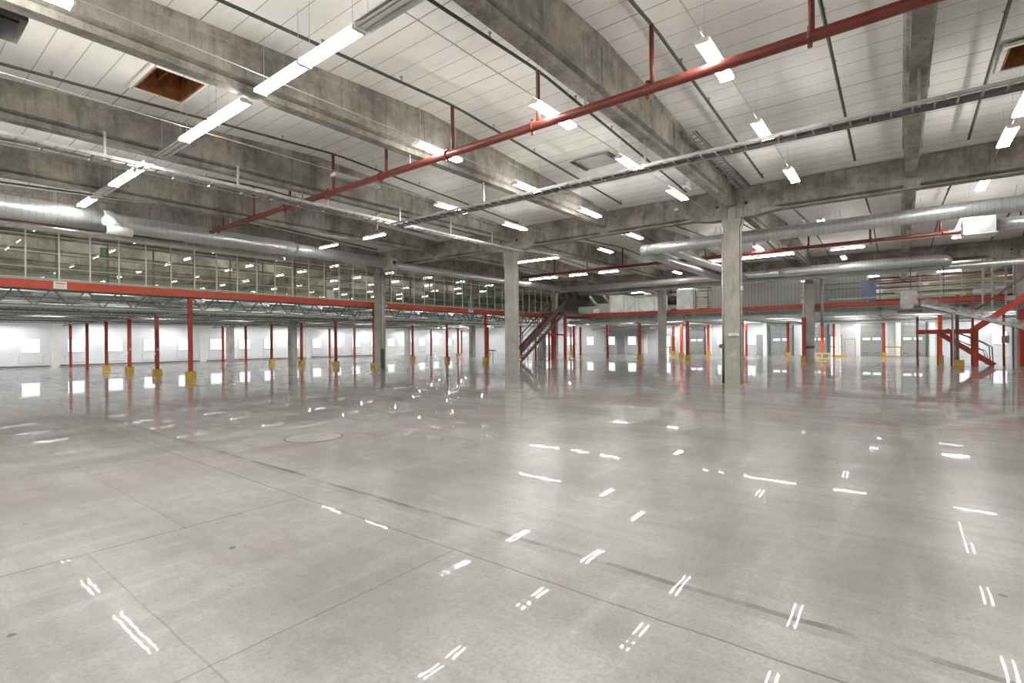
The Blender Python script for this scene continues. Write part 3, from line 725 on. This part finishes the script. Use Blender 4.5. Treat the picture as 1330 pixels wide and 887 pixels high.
# battens added to brighten the deck underside, just inside the edge beam
r_ = empty('added_fill_batten', 'x', 'light')
MB().box(-.75, .75, -.05, .05, .05, .08).build('housing', 'white', r_)
MB().box(-.75, .75, -.07, -.05, -.06, .08).build('added_side_shield', 'midsteel', r_)
MB().tube([(-.72, 0, 0), (.72, 0, 0)], .022, 6, False).build('tube', 'fill_batten_tube', r_)
bt = Proto(r_)
for x in (-3.5, 0, 3.2, 6.4, 10.6, 13.6, 16.6, 20.6, 23.8, 27, 30.8, 34.2):
    bt.place((x, 25.75, 3.52), 0, 'added fill batten just inside the left mezzanine edge beam', 'added battens inside the left mezzanine edge')
# posts
def make_post(mat, w, guard, extra=None, gh=.36, h=3.0, name='steel_post'):
    r = empty(name, 'x', 'post')
    b = MB(); t = .012
    b.box(-w/2, w/2, -w/2, -w/2+t, 0, h); b.box(-w/2, w/2, w/2-t, w/2, 0, h); b.box(-t/2, t/2, -w/2, w/2, 0, h)
    b.box(-w/2, -w/2+t, -w/2, w/2, 0, h)
    b.box(-w/2-.03, w/2+.03, -w/2-.03, w/2+.03, 0, .015)
    b.build('shaft', mat, r)
    MB().box(-w/2-.04, w/2+.04, -w/2-.04, w/2+.04, h, h+.02).build('cap_plate', mat, r)
    if guard:
        g = .165; q = MB()
        for bx in ((-g, -g+.02, -g, g), (g-.02, g, -g, g), (-g+.02, g-.02, -g, -g+.02), (-g+.02, g-.02, g-.02, g)): q.box(*bx, 0, gh)
        q.build('base_guard', 'yellow', r)
    if extra:
        MB().box(-w/2-.02, -w/2, -.05, .05, 1.05, 1.2).build('notice', 'white', r)
        MB().box(-.04, .04, -w/2-.08, -w/2, 1.25, 1.4).build('socket_box', 'grey', r)
    return Proto(r)
pg = make_post('redpost', .14, True); pn = make_post('redpost', .14, False); pe = make_post('redpost', .15, True, True)
pfr = make_post('redpost', .15, True, h=3.6)
for j, x in enumerate((8.97, 18.93, 29.1, 39.1, 48.5)):
    for i, y in enumerate((ME+.02, 29.1, 33.25, 37.45, 41.6, 45.8)):
        lab = 'red post %s in from the edge, %s post row of left mezzanine' % (ORD[i], ORD[j])
        p = pn if i >= 4 else (pe if (j == 0 and i in (1, 2)) else (pfr if i == 0 and j < 3 else pg))
        if j in (3, 4) and i == 0: continue
        p.place((x, y+(.1 if (i, j) == (0, 1) else 0), 0), 0, lab+(', yellow base' if p is not pn else ''))
# mesh fence
def fence(name, label, p, d, L, z0, z1, step, rails, dark=False):
    o = empty(name, label, 'fence', (p[0], p[1], z0)); d = Vector(d); H_ = z1-z0; nrm = Vector((-d.y, d.x, 0))
    i = 0; t = 0
    post = None
    while t <= L:
        if post is None: post = MB().bar((0, 0, 0), (0, 0, H_), .045, .045).build('post', 'fence', o)
        else:
            q = post.copy(); C.objects.link(q); q.parent = o; q.location = d*t
        t += step
    for z, th in rails: MB().bar(Vector((0, 0, z-z0)), d*L+Vector((0, 0, z-z0)), .035, th).build('rail', 'fence', o)
    a = nrm*.03; MB().add([a, d*L+a, d*L+a+Vector((0, 0, H_)), a+Vector((0, 0, H_))], [(0, 1, 2, 3)]).build('mesh_panel', 'mesh', o)
    return o
fence('mesh_fence', 'tall pale wire mesh fence along the edge of the left mezzanine', (-5.5+.014, ME-.01, 0), (1, 0, 0), 44.0, 4.0, 5.95, .915, [(5.80, .035), (5.62, .02), (5.0, .018), (4.45, .018), (4.05, .03)])
for i, x in enumerate((3.0, 4.62, 6.2, 7.78, 9.35, 10.93, 12.5, 14.2, 16.0, 17.6, 20.5, 22.2, 23.9, 25.6, 27.3, 29, 30.7, 32.4, 34.1, 35.8)):
    thing(MB().bar((x, ME+.6, 3.93), (x, ME+.6, 5.75), .05).build('dark_post', 'darksteel'), 'dark slim post standing just behind the left mesh fence', 'post', 'dark slim posts behind the left mesh fence')
o = empty('exit_sign', 'green running-man exit sign hung upstairs behind the left mesh fence', 'sign', (7.05, 29.7, 5.93))
MB().box(-.13, .13, -.02, .02, -.25, .22).build('board', 'exit_green', o)
q = MB(); q.tube([(.02, -.022, .1), (.02, -.03, .1)], .035, 10); q.bar((.0, -.025, .06), (-.03, -.025, -.05), .05, .01); q.bar((-.03, -.025, -.05), (.05, -.025, -.14), .035, .01); q.bar((-.03, -.025, -.05), (-.09, -.025, -.13), .035, .01); q.bar((-.0, -.025, .05), (.08, -.025, .0), .025, .01); q.bar((0, -.025, .05), (-.08, -.025, .02), .025, .01)
q.build('running_figure', 'exit_white', o); MB().bar((0, 0, .22), (0, 0, 1.0), .015).build('hanger', 'galv', o)
thing(MB().box(15.9, 16.35, ME+.3, ME+.36, 4.05, 4.55).build('notice_board', 'white'), 'small white board hanging behind the left mesh fence', 'board')

# ------------------------------------------------------------------ right (far) mezzanine
MX = 39.5
thing(MB().box(MX+.05, X1-.02, Y0+.02, ME, 3.68, 3.90).build('mezzanine_deck', bpy.data.materials['pale_steel_deck']), 'far mezzanine floor slab in front of the dock doors', 'mezzanine')
for (a, c, nm) in ((.0, 24.3, 'long orange-red edge beam of the far mezzanine below the metal boxes'), (-4.7, -.9, 'short orange-red edge beam of the far mezzanine above the stair tower')):
    o = empty('edge_beam', nm, 'beam', (MX, a, 3.66))
    MB().box(-.04, .04, 0, c-a, 0, .27).build('web', 'red_edge', o)
    MB().box(-.06, .04, 0, c-a, -.035, 0).build('bottom_flange', 'dgreen', o)
for i, x in enumerate((39.62, 41.7, 43.8, 45.9, 48.0, 50.1)):
    truss('lattice_truss', (x, -12.5, 0), (x, ME-.2, 0), 3.05, 3.62, 1.0, 'galv', 'grey lattice truss number %s in from the far mezzanine edge' % ORD[i])
for i, y in enumerate((-3.3, 1.0, 5.2, 9.3, 13.5, 17.6, 21.8)):
    truss('lattice_girder', (MX+.1, y, 0), (53.2, y, 0), 2.98, 3.62, 1.2, 'darksteel', 'dark lattice girder under the far mezzanine, number %s from the stair tower' % ORD[i])
for j, (x, r) in enumerate(((40.6, .17), (42.7, .2), (44.9, .15), (47.0, .2), (51.2, .22))):
    thing(MB().tube([(x, -12, 3.25), (x, 24.5, 3.25)], r, 14).build('service_duct', 'duct_y'), 'round service duct under the far mezzanine, %s from its edge' % ORD[j], 'duct')
thing(MB().tube([(50.5, 8, 2.95), (50.5, -12, 2.95)], .16, 14).build('service_duct', 'duct_y'), 'pale horizontal duct just above the dock doors', 'duct')
wp = make_post('redpost', .2, True, gh=.42, name='thick_steel_post', h=2.95); wo = make_post('orange', .2, True, gh=.5, name='orange_steel_post', h=2.95); wn = make_post('redpost', .16, False, h=2.95)
for i, y in enumerate((16.4, 12.6, 8.8, 5.0)):
    wp.place((37.9, y, 0), 0, 'dark red post with yellow base guard, number %s along the far mezzanine edge' % ORD[i])
for i, (r_, x, p) in enumerate(((.5917, 41.2, wn), (.5745, 46.6, wn), (.5071, 41, wn), (.3611, 50, wp), (.3448, 42, wo), (.2927, 48.5, wo), (.2244, 50, wn), (.1562, 48.3, wp), (.1045, 44, wo), (.0879, 51, wn), (.0202, 51, wp), (-.0483, 41.0, wo))):
    p.place((x, r_*x, 0), 0, '%s post under the far mezzanine, number %s counted toward the stair tower' % ('bright orange' if p is wo else 'red', ORD[i]))
# fence + stuff upstairs far side
fence('mesh_fence', 'short wire mesh fence on the far mezzanine beside the stair tower', (MX, -4.8, 0), (0, 1, 0), 4.0, 3.95, 6.0, .95, [(4.5, .03), (5.0, .02)])
o = empty('corrugated_screen', 'grey corrugated sheet screen standing on the far mezzanine edge', 'screen', (41, 0, 3.93))
MB().box(0, .08, 5.55, 11.75, 0, 1.95).build('sheet', 'corr', o)
MB().box(0, .08, 1.72, 5.2, 0, 1.98).build('sheet', 'corr', o)
MB().box(-.04, .1, 1.62, 1.74, 0, 2.05).build('edge_trim', 'white', o)
MB().box(-.04, .1, 1.62, 11.9, 1.98, 2.06).build('edge_trim', 'galv', o)
o = empty('barrier_rail', 'blue and dark rails in front of the grey corrugated screen', 'barrier', (40.3, 0, 3.93))
for z in (.95, 1.3): MB().bar((0, .8, z), (0, 4.3, z), .06).build('rail', 'darksteel', o)
MB().box(-.1, .1, 1.2, 2.0, .1, 1.45).build('blue_cabinet', 'blue', o)
for y in (1.0, 4.0): MB().bar((0, y, 0), (0, y, 1.4), .05).build('post', 'blue', o)
MB().bar((-.1, 1.0, .28), (-.1, 3.7, .28), .06).build('toe_rail', 'fence', o)
# sheet metal air handling boxes
o = empty('air_handler', 'large silver sheet metal ventilation boxes on the far mezzanine', 'ventilation unit', (41, 0, 3.95))
MB().loft([[(0, 20.5, .1), (1.4, 20.5, .1), (1.4, 20.5, 1.62), (0, 20.5, 1.62)], [(0, 19.2, .1), (1.4, 19.2, .1), (1.4, 19.2, 1.62), (0, 19.2, 1.62)], [(0, 18.2, .1), (1.4, 18.2, .1), (1.4, 18.2, 1.2), (0, 18.2, 1.2)]]).build('tapered_box', 'duct_box', o)
MB().box(0, 1.4, 15.5, 18.1, .1, 1.25).build('long_box', 'duct_box', o)
fl = MB()
for y in (20.5, 19.2, 18.15, 17.75, 16.4, 15.7, 15.3): fl.box(-.05, .0, y-.05, y+.05, .08, 1.3 if y < 18.5 else 1.62)
fl.build('flange', 'galvlight', o)
MB().box(0, 1.4, 13.2, 14.5, .1, 1.72).build('end_box', 'duct_box', o)
MB().tube([(.6, 15.4, .9), (.6, 14.5, .9)], .35, 18).build('flexible_collar', 'black', o)
MB().box(.1, 1.2, 21.0, 23.8, .1, .75).build('green_cabinet', plain('pale_green_sheet', (.24, .33, .27), .4), o)
MB().box(.05, 1.2, 20.5, 21.6, .1, .95).build('grey_cabinet', 'grey', o)
MB().box(.02, .1, 21.6, 22.2, .15, .5).build('door_panel', 'fence', o)
for y in (22.6, 21.2): MB().tube([(.2, y, 1.75), (.25, y-.05, 1.5), (.4, y-.45, 1.0), (.5, y-.7, .85), (.6, y-1.1, .9)], .13, 14).build('flexible_hose', 'galv', o)
o = empty('open_rack', 'dark open rack with pale shelves between silver boxes and grey screen', 'rack', (41, 0, 3.95))
for z in (.15, .5, .85, 1.2, 1.6): MB().box(0, .5, 11.95, 13.0, z, z+.05).build('shelf', 'fence', o)
for y in (12.0, 12.95): MB().bar((0, y, 0), (0, y, 1.85), .07).build('upright', 'darksteel', o)
# pale wall services far upstairs
for j, (z, r, m_, a, c) in enumerate(((6.35, .10, 'white', -8, 24), (6.05, .06, 'white', -6, 22), (5.65, .13, 'fence', -5, 20), (5.3, .05, 'brown', -9, 26), (5.05, .08, 'white', -7, 25), (4.75, .06, 'brown', -9, 24), (4.5, .10, 'fence', -6, 25), (6.6, .07, 'darksteel', -9, 24))):
    thing(MB().tube([(52.6, a, z), (52.6, c, z)], r, 10).build('wall_pipe', m_), 'horizontal wall pipe far upstairs, %s of eight in the stack' % ORD[j], 'pipe')
for j in range(44):
    y = -7+j*.74; z = 4.7+random.random()*1.9; w = .3+random.random()*.9
    thing(MB().box(51.8, 52.1, y, y+w, z, z+.12+random.random()*.2).build('insulated_box', 'white' if j % 3 else 'grey'), 'small pale insulated box on the services far upstairs', 'box', 'insulated boxes far upstairs')
for j, (x, z, m_, r) in enumerate(((45, 5.5, 'red', .06), (45, 5.15, 'brown', .05), (47, 5.85, 'red', .05))):
    thing(MB().tube([(x, -9, z), (x, 10, z)], r, 10).build('overhead_pipe', m_), '%s red-brown pipe crossing over the far mezzanine' % ['higher thin', 'lower thin', 'deepest thin'][j], 'pipe')
# ------------------------------------------------------------------ centre stair
def stair(name, label, x0, x1, y0, y1, z1, mat, n_, tread='darksteel', guard=True):
    o = empty(name, label, 'stairs', (x0, y0, 0)); L = x1-x0; w = y1-y0
    for y in (0, w):
        S = lambda x, z: [(x, y-.03, z-.16), (x, y+.03, z-.16), (x, y+.03, z+.12), (x, y-.03, z+.12)]
        MB().loft([S(.1, .16), S(L, z1)]).build('stringer', mat, o)
    for i in range(n_):
        t = (i+.7)/n_; MB().box(L*t-.13, L*t+.13, .03, w-.03, z1*t-.02, z1*t+.02).build('tread', tread, o)
    return o, L, w
o, L, w = stair('steel_stair', 'brown-red steel stair rising behind the middle concrete column', 29.4, 35.6, 21.9, 23.2, 3.95, 'brown', 20)
for y in (0, w):
    MB().bar((.0, y, .95), (L, y, 4.9), .05, .07).build('handrail', 'brown', o)
    MB().bar((.0, y, .55), (L, y, 4.5), .03).build('mid_rail', 'brown', o)
    for t in (.02, .33, .66, .98): MB().bar((L*t, y, 3.95*t), (L*t, y, 3.95*t+.95), .045).build('baluster', 'brown', o)
MB().loft([[(0, -.06, .62), (0, -.03, .62), (0, -.03, .98), (0, -.06, .98)], [(L, -.06, 4.57), (L, -.03, 4.57), (L, -.03, 4.93), (L, -.06, 4.93)]]).build('side_panel', 'brown', o)
MB().box(L-.05, L+3.7, 0, w+1.0, 3.75, 3.93).build('top_landing', 'brown', o)
for (x, y) in ((L, 0), (L, w), (L-2.4, 0), (L-2.4, w)): MB().bar((x, y, 0), (x, y, 3.8 if x == L else 2.3), .12).build('support_post', 'redpost', o)
MB().box(L-2.5, L-.2, -.03, .05, 2.0, 2.14).build('cross_beam', 'redpost', o)
o = empty('handrail_gate', 'low brown barrier rails under the brown-red stair', 'barrier', (31.2, 23.7, 0))
for x in (0, .8, 1.6, 2.4, 3.0): MB().bar((x, 0, 0), (x, 0, 1.0), .045).build('post', 'brown', o)
for z in (.5, 1.0): MB().bar((0, 0, z), (3.0, 0, z), .035).build('rail', 'brown', o)
MB().box(-1.2, 6.3, -1.95, -1.89, 0, .02).build('kick_strip', 'yellow', o)
for i, (x, y, h_) in enumerate(((36.4, 23.6, 3.6), (37.2, 24.0, 3.6), (38.2, 23.5, 3.6))):
    thing(MB().box(x-.1, x+.1, y-.1, y+.1, 0, h_).build('stair_post', 'redpost'), 'red post clustered at the mezzanine corner, %s of three' % ORD[i], 'post')
thing(MB().box(36.0, 36.5, 24.4, 24.9, 0, 2.2).build('control_cabinet', 'grey'), 'narrow grey cabinet standing under the brown-red stair', 'cabinet')
o = empty('work_table', 'small dark tilted stand at the left side of the middle column', 'stand', (27.2, 22.9, 0))
MB().box(-.3, .3, -.25, .25, .9, .97).build('top', 'darksteel', o)
for sx in (-.25, .25): MB().bar((sx, 0, 0), (sx, 0, .9), .04).build('leg', 'darksteel', o)

# ------------------------------------------------------------------ right stair tower
TX = 36.5
o = empty('stair_tower', 'red steel stair tower with landing at the right of the hall', 'stairs', (TX, 0, 0))
def P(y, z, x=0): return (x, y, z)
MB().box(-.06, .06, -3.2, -.75, 1.78, 2.02).build('landing_beam', 'redpost', o)
MB().box(1.1, 1.2, -3.2, -.75, 1.78, 2.02).build('landing_beam', 'redpost', o)
MB().box(.06, 1.1, -3.2, -.75, 1.96, 2.0).build('landing_plate', 'darksteel', o)
for y, h_, w_ in ((-.8, 2.78, .09), (-1.66, 1.8, .06), (-2.32, 1.8, .13), (-3.22, 1.95, .2)):
    MB().box(-w_/2, w_/2, y-w_/2, y+w_/2, 0, h_).build('post', 'redpost' if w_ > .1 else 'brown', o)
    if w_ > .08: MB().box(1.1-w_/2, 1.1+w_/2, y-w_/2, y+w_/2, 0, h_).build('post', 'redpost', o)
for x in (0, 1.05):
    MB().bar((x, -1.75, 1.82), (x, -3.95, .1), .06, .24).build('lower_stringer', 'redpost', o)
    MB().bar((x, -3.15, 1.95), (x, -5.6, 4.05), .06, .26).build('upper_stringer', 'red_edge', o)
for i in range(9):
    t = (i+.5)/9; MB().box(.03, 1.03, -1.8-2.1*t-.12, -1.8-2.1*t+.12, 1.75*(1-t)-.0, 1.75*(1-t)+.03).build('lower_tread', 'darksteel', o)
    MB().box(.03, 1.03, -3.2-2.4*t-.12, -3.2-2.4*t+.12, 2+2.05*t, 2+2.05*t+.03).build('upper_tread', 'darksteel', o)
for x in (0, 1.05):
    MB().tube([(x, -1.9, 1.9), (x, -2.1, 2.05), (x, -3.55, 1.3), (x, -3.85, 1.05), (x, -3.9, .0)], .025, 8).build('lower_handrail', 'darksteel', o)
    MB().tube([(x, -2.2, 1.6), (x, -3.6, .85), (x, -3.7, .5)], .018, 8).build('lower_mid_rail', 'darksteel', o)
    MB().tube([(x, -3.1, 2.9), (x, -5.4, 4.95)], .03, 8).build('upper_handrail', 'brown', o)
for y in (-2.5, -3.1): MB().bar((0, y, 2.0), (0, y, 3.9), .1).build('upper_post', 'redpost', o)
MB().box(-.08, .08, -2.55, -2.4, 0, 3.6).build('tall_post', 'brown', o)
MB().box(-.17, .17, -2.75, -2.35, 0, .36).build('base_guard', 'yellow', o)
for z in (2.45, 2.8): MB().bar((0, -3.1, z), (0, -2.4, z), .04).build('landing_rail', 'blue', o)
thing(MB().box(37.3, 37.9, -5.9, -5.0, 0, 3.05).build('red_cabinet', 'redpost'), 'tall flat red steel panel at the right edge of the hall', 'panel')
o = empty('steel_post', 'orange post with grey socket box left of the tall red panel', 'post', (38.2, -4.5, 0))
MB().box(-.05, .05, -.05, .05, 0, 3.0).build('shaft', 'redpost', o); MB().box(-.12, -.05, -.2, .1, 1.25, 1.65).build('socket_box', 'grey', o)
thing(MB().box(42.0, 42.4, -6.2, -5.4, 3.95, 6.2).build('grey_partition', plain('violet_grey_sheet', (.36, .36, .41), .5)), 'pale grey partition panel upstairs at the right edge', 'panel')
for i, (y, zt) in enumerate(((-3.75, 6.3), (-4.15, 6.3), (-4.7, 6.2))):
    thing(MB().bar((39.1, y, 3.2), (39.1, y, zt), .07).build('vertical_pipe', 'fence'), 'white vertical pipe above the stair tower, %s of three' % ORD[i], 'pipe')
# wrapped conveyor
o = empty('conveyor', 'inclined conveyor wrapped in clear crumpled plastic film', 'conveyor', (35.0, 0, 0))
a, c = Vector((0, -.9, 3.35)), Vector((0, -5.6, 1.75))
for x in (-.3, .3): MB().bar(a+Vector((x, 0, 0)), c+Vector((x, 0, 0)), .05, .14).build('side_frame', 'brown' if x > 0 else 'galvlight', o)
rl = MB()
for i in range(28):
    p = a.lerp(c, (i+.5)/28); rl.tube([p+Vector((-.27, 0, .02)), p+Vector((.27, 0, .02))], .035, 8)
rl.build('roller_bed', 'galvlight', o)
vs = []; fs = []; NI, NJ = 70, 12
for i in range(NI+1):
    t = i/NI; p = a.lerp(c, t)
    for j in range(NJ+1):
        u = j/NJ*math.pi; rr = .34+.07*random.random(); hh = (.42-.1*t+.16*math.sin(t*17)*.4)
        vs.append((p.x-math.cos(u)*rr, p.y+random.uniform(-.03, .03), p.z-.05+math.sin(u)*(hh+.07*random.random())))
for i in range(NI):
    for j in range(NJ): q = i*(NJ+1)+j; fs.append((q, q+1, q+NJ+2, q+NJ+1))
MB().add(vs, fs, True).build('plastic_film', 'film', o)
for y, z in ((-2.2, 2.9), (-4.5, 2.15)):
    for x in (-.3, .3): MB().bar((x, y, 0), (x, y, z), .05).build('support_leg', 'galv' if x < 0 else 'brown', o)
o = empty('conveyor_hood', 'level conveyor end with grey curved hood joining the far mezzanine', 'conveyor', (36.0, 0, 0))
MB().box(-.3, .3, -1.0, .1, 3.0, 3.12).build('frame', 'brown', o)
MB().loft([[(-.3, -.55, 3.2), (.3, -.55, 3.2), (.3, -.05, 3.2), (-.3, -.05, 3.2)], [(-.32, -.75, 3.7), (.32, -.75, 3.7), (.32, -.02, 3.7), (-.32, -.02, 3.7)], [(-.32, -.8, 4.2), (.32, -.8, 4.2), (.32, -.02, 4.2), (-.32, -.02, 4.2)]]).build('hood', 'galv', o)
MB().box(-.3, .3, -2.2, -1.0, 3.28, 3.34).build('belt', 'darksteel', o)
for y in (-.5, -1.9): MB().bar((0, y, 3.0), (0, y, 5.7), .04).build('hanger', 'darksteel', o)
for (a2, c2, z) in ((-2.6, -.8, 4.25), (-2.6, -.8, 3.98)): MB().bar((0, a2, z), (0, c2, z), .04).build('white_rail', 'fence', o)

# yellow rails and small things by the dock doors
for i, (y0, y1, nm) in enumerate(((-.05, 1.1, 'between the two right-hand dock doors'), (-10, -8.8, 'out past the last dock door'))):
    o = empty('guard_rail', 'yellow guard rail frame '+nm, 'guard rail', (51.4, y0, 0)); w = y1-y0
    for y in (0, w): MB().bar((0, y, 0), (0, y, .85), .07).build('post', 'yellow', o)
    for z in (.06, .83): MB().bar((0, 0, z), (0, w, z), .07, .09).build('rail', 'yellow', o)
thing(MB().box(50.6, 51.6, 3.5, 4.4, 0, .14).build('floor_ramp', 'yellow'), 'low yellow ramp plate on the floor by the glazed door', 'ramp')
o = empty('guard_rail', 'slim yellow hoop rail left of the widest dock door', 'guard rail', (51.8, 3.0, 0))
for y in (0, .75): MB().bar((0, y, 0), (0, y, 1.5), .05).build('post', 'yellow', o)
MB().bar((0, 0, 1.5), (0, .75, 1.5), .05).build('rail', 'yellow', o)
o = empty('pallet_stand', 'pale yellow slatted guard around the orange post near the banded column', 'guard', (43.9, 4.6, 0))
for y in (-.45, 0, .45): MB().box(-.1, .05, y-.06, y+.06, 0, .5).build('upright', plain('pale_yellow_paint', (.78, .66, .36), .5) if 'pale_yellow_paint' not in bpy.data.materials else bpy.data.materials['pale_yellow_paint'], o)
for z in (.08, .46): MB().box(-.14, -.1, -.52, .52, z-.05, z+.05).build('slat', bpy.data.materials['pale_yellow_paint'], o)
thing(MB().box(52.6, 53.2, 19.0, 19.5, .1, .9).build('cardboard_box', plain('cardboard', (.36, .24, .14), .7)), 'brown cardboard box standing by the glazed side door', 'box')
thing(MB().box(53.2, 53.45, 27.0, 27.35, .2, 2.7).build('wall_duct', 'galv'), 'narrow grey vertical duct on the far white wall', 'duct')
thing(MB().box(51.0, 53.4, 20.8, 27.8, 2.75, 2.95).build('unit_heater', 'galv'), 'wide flat grey heater casing hanging at the far white wall', 'heater')

# floor cover
o = empty('access_cover', 'round pale access cover set flush in the floor', 'cover', (4.68, 7.86, 0))
MB().tube([(0, 0, .0), (0, 0, .0015)], .47, 48).build('ring', plain('cover_ring', (.13, .12, .105), .5), o)
MB().tube([(0, 0, .0015), (0, 0, .003)], .44, 48).build('plate', plain('cover_plate', (.345, .33, .305), .35), o)

# ------------------------------------------------------------------ world, view
w = bpy.data.worlds.new('world'); bpy.context.scene.world = w; w.use_nodes = True
w.node_tree.nodes['Background'].inputs[0].default_value = (.8, .88, 1, 1); w.node_tree.nodes['Background'].inputs[1].default_value = .6
sc = bpy.context.scene
sc.view_settings.view_transform = 'Standard'; sc.view_settings.look = 'None'; sc.view_settings.gamma = 1; sc.view_settings.use_curve_mapping = False
sc.view_settings.exposure = 0.55
sc.cycles.max_bounces = 8; sc.cycles.diffuse_bounces = 5; sc.cycles.glossy_bounces = 4; sc.cycles.transparent_max_bounces = 12
sc.cycles.sample_clamp_indirect = 6; sc.cycles.use_denoising = True; sc.cycles.use_light_tree = True
sc.cycles.caustics_reflective = False; sc.cycles.caustics_refractive = False
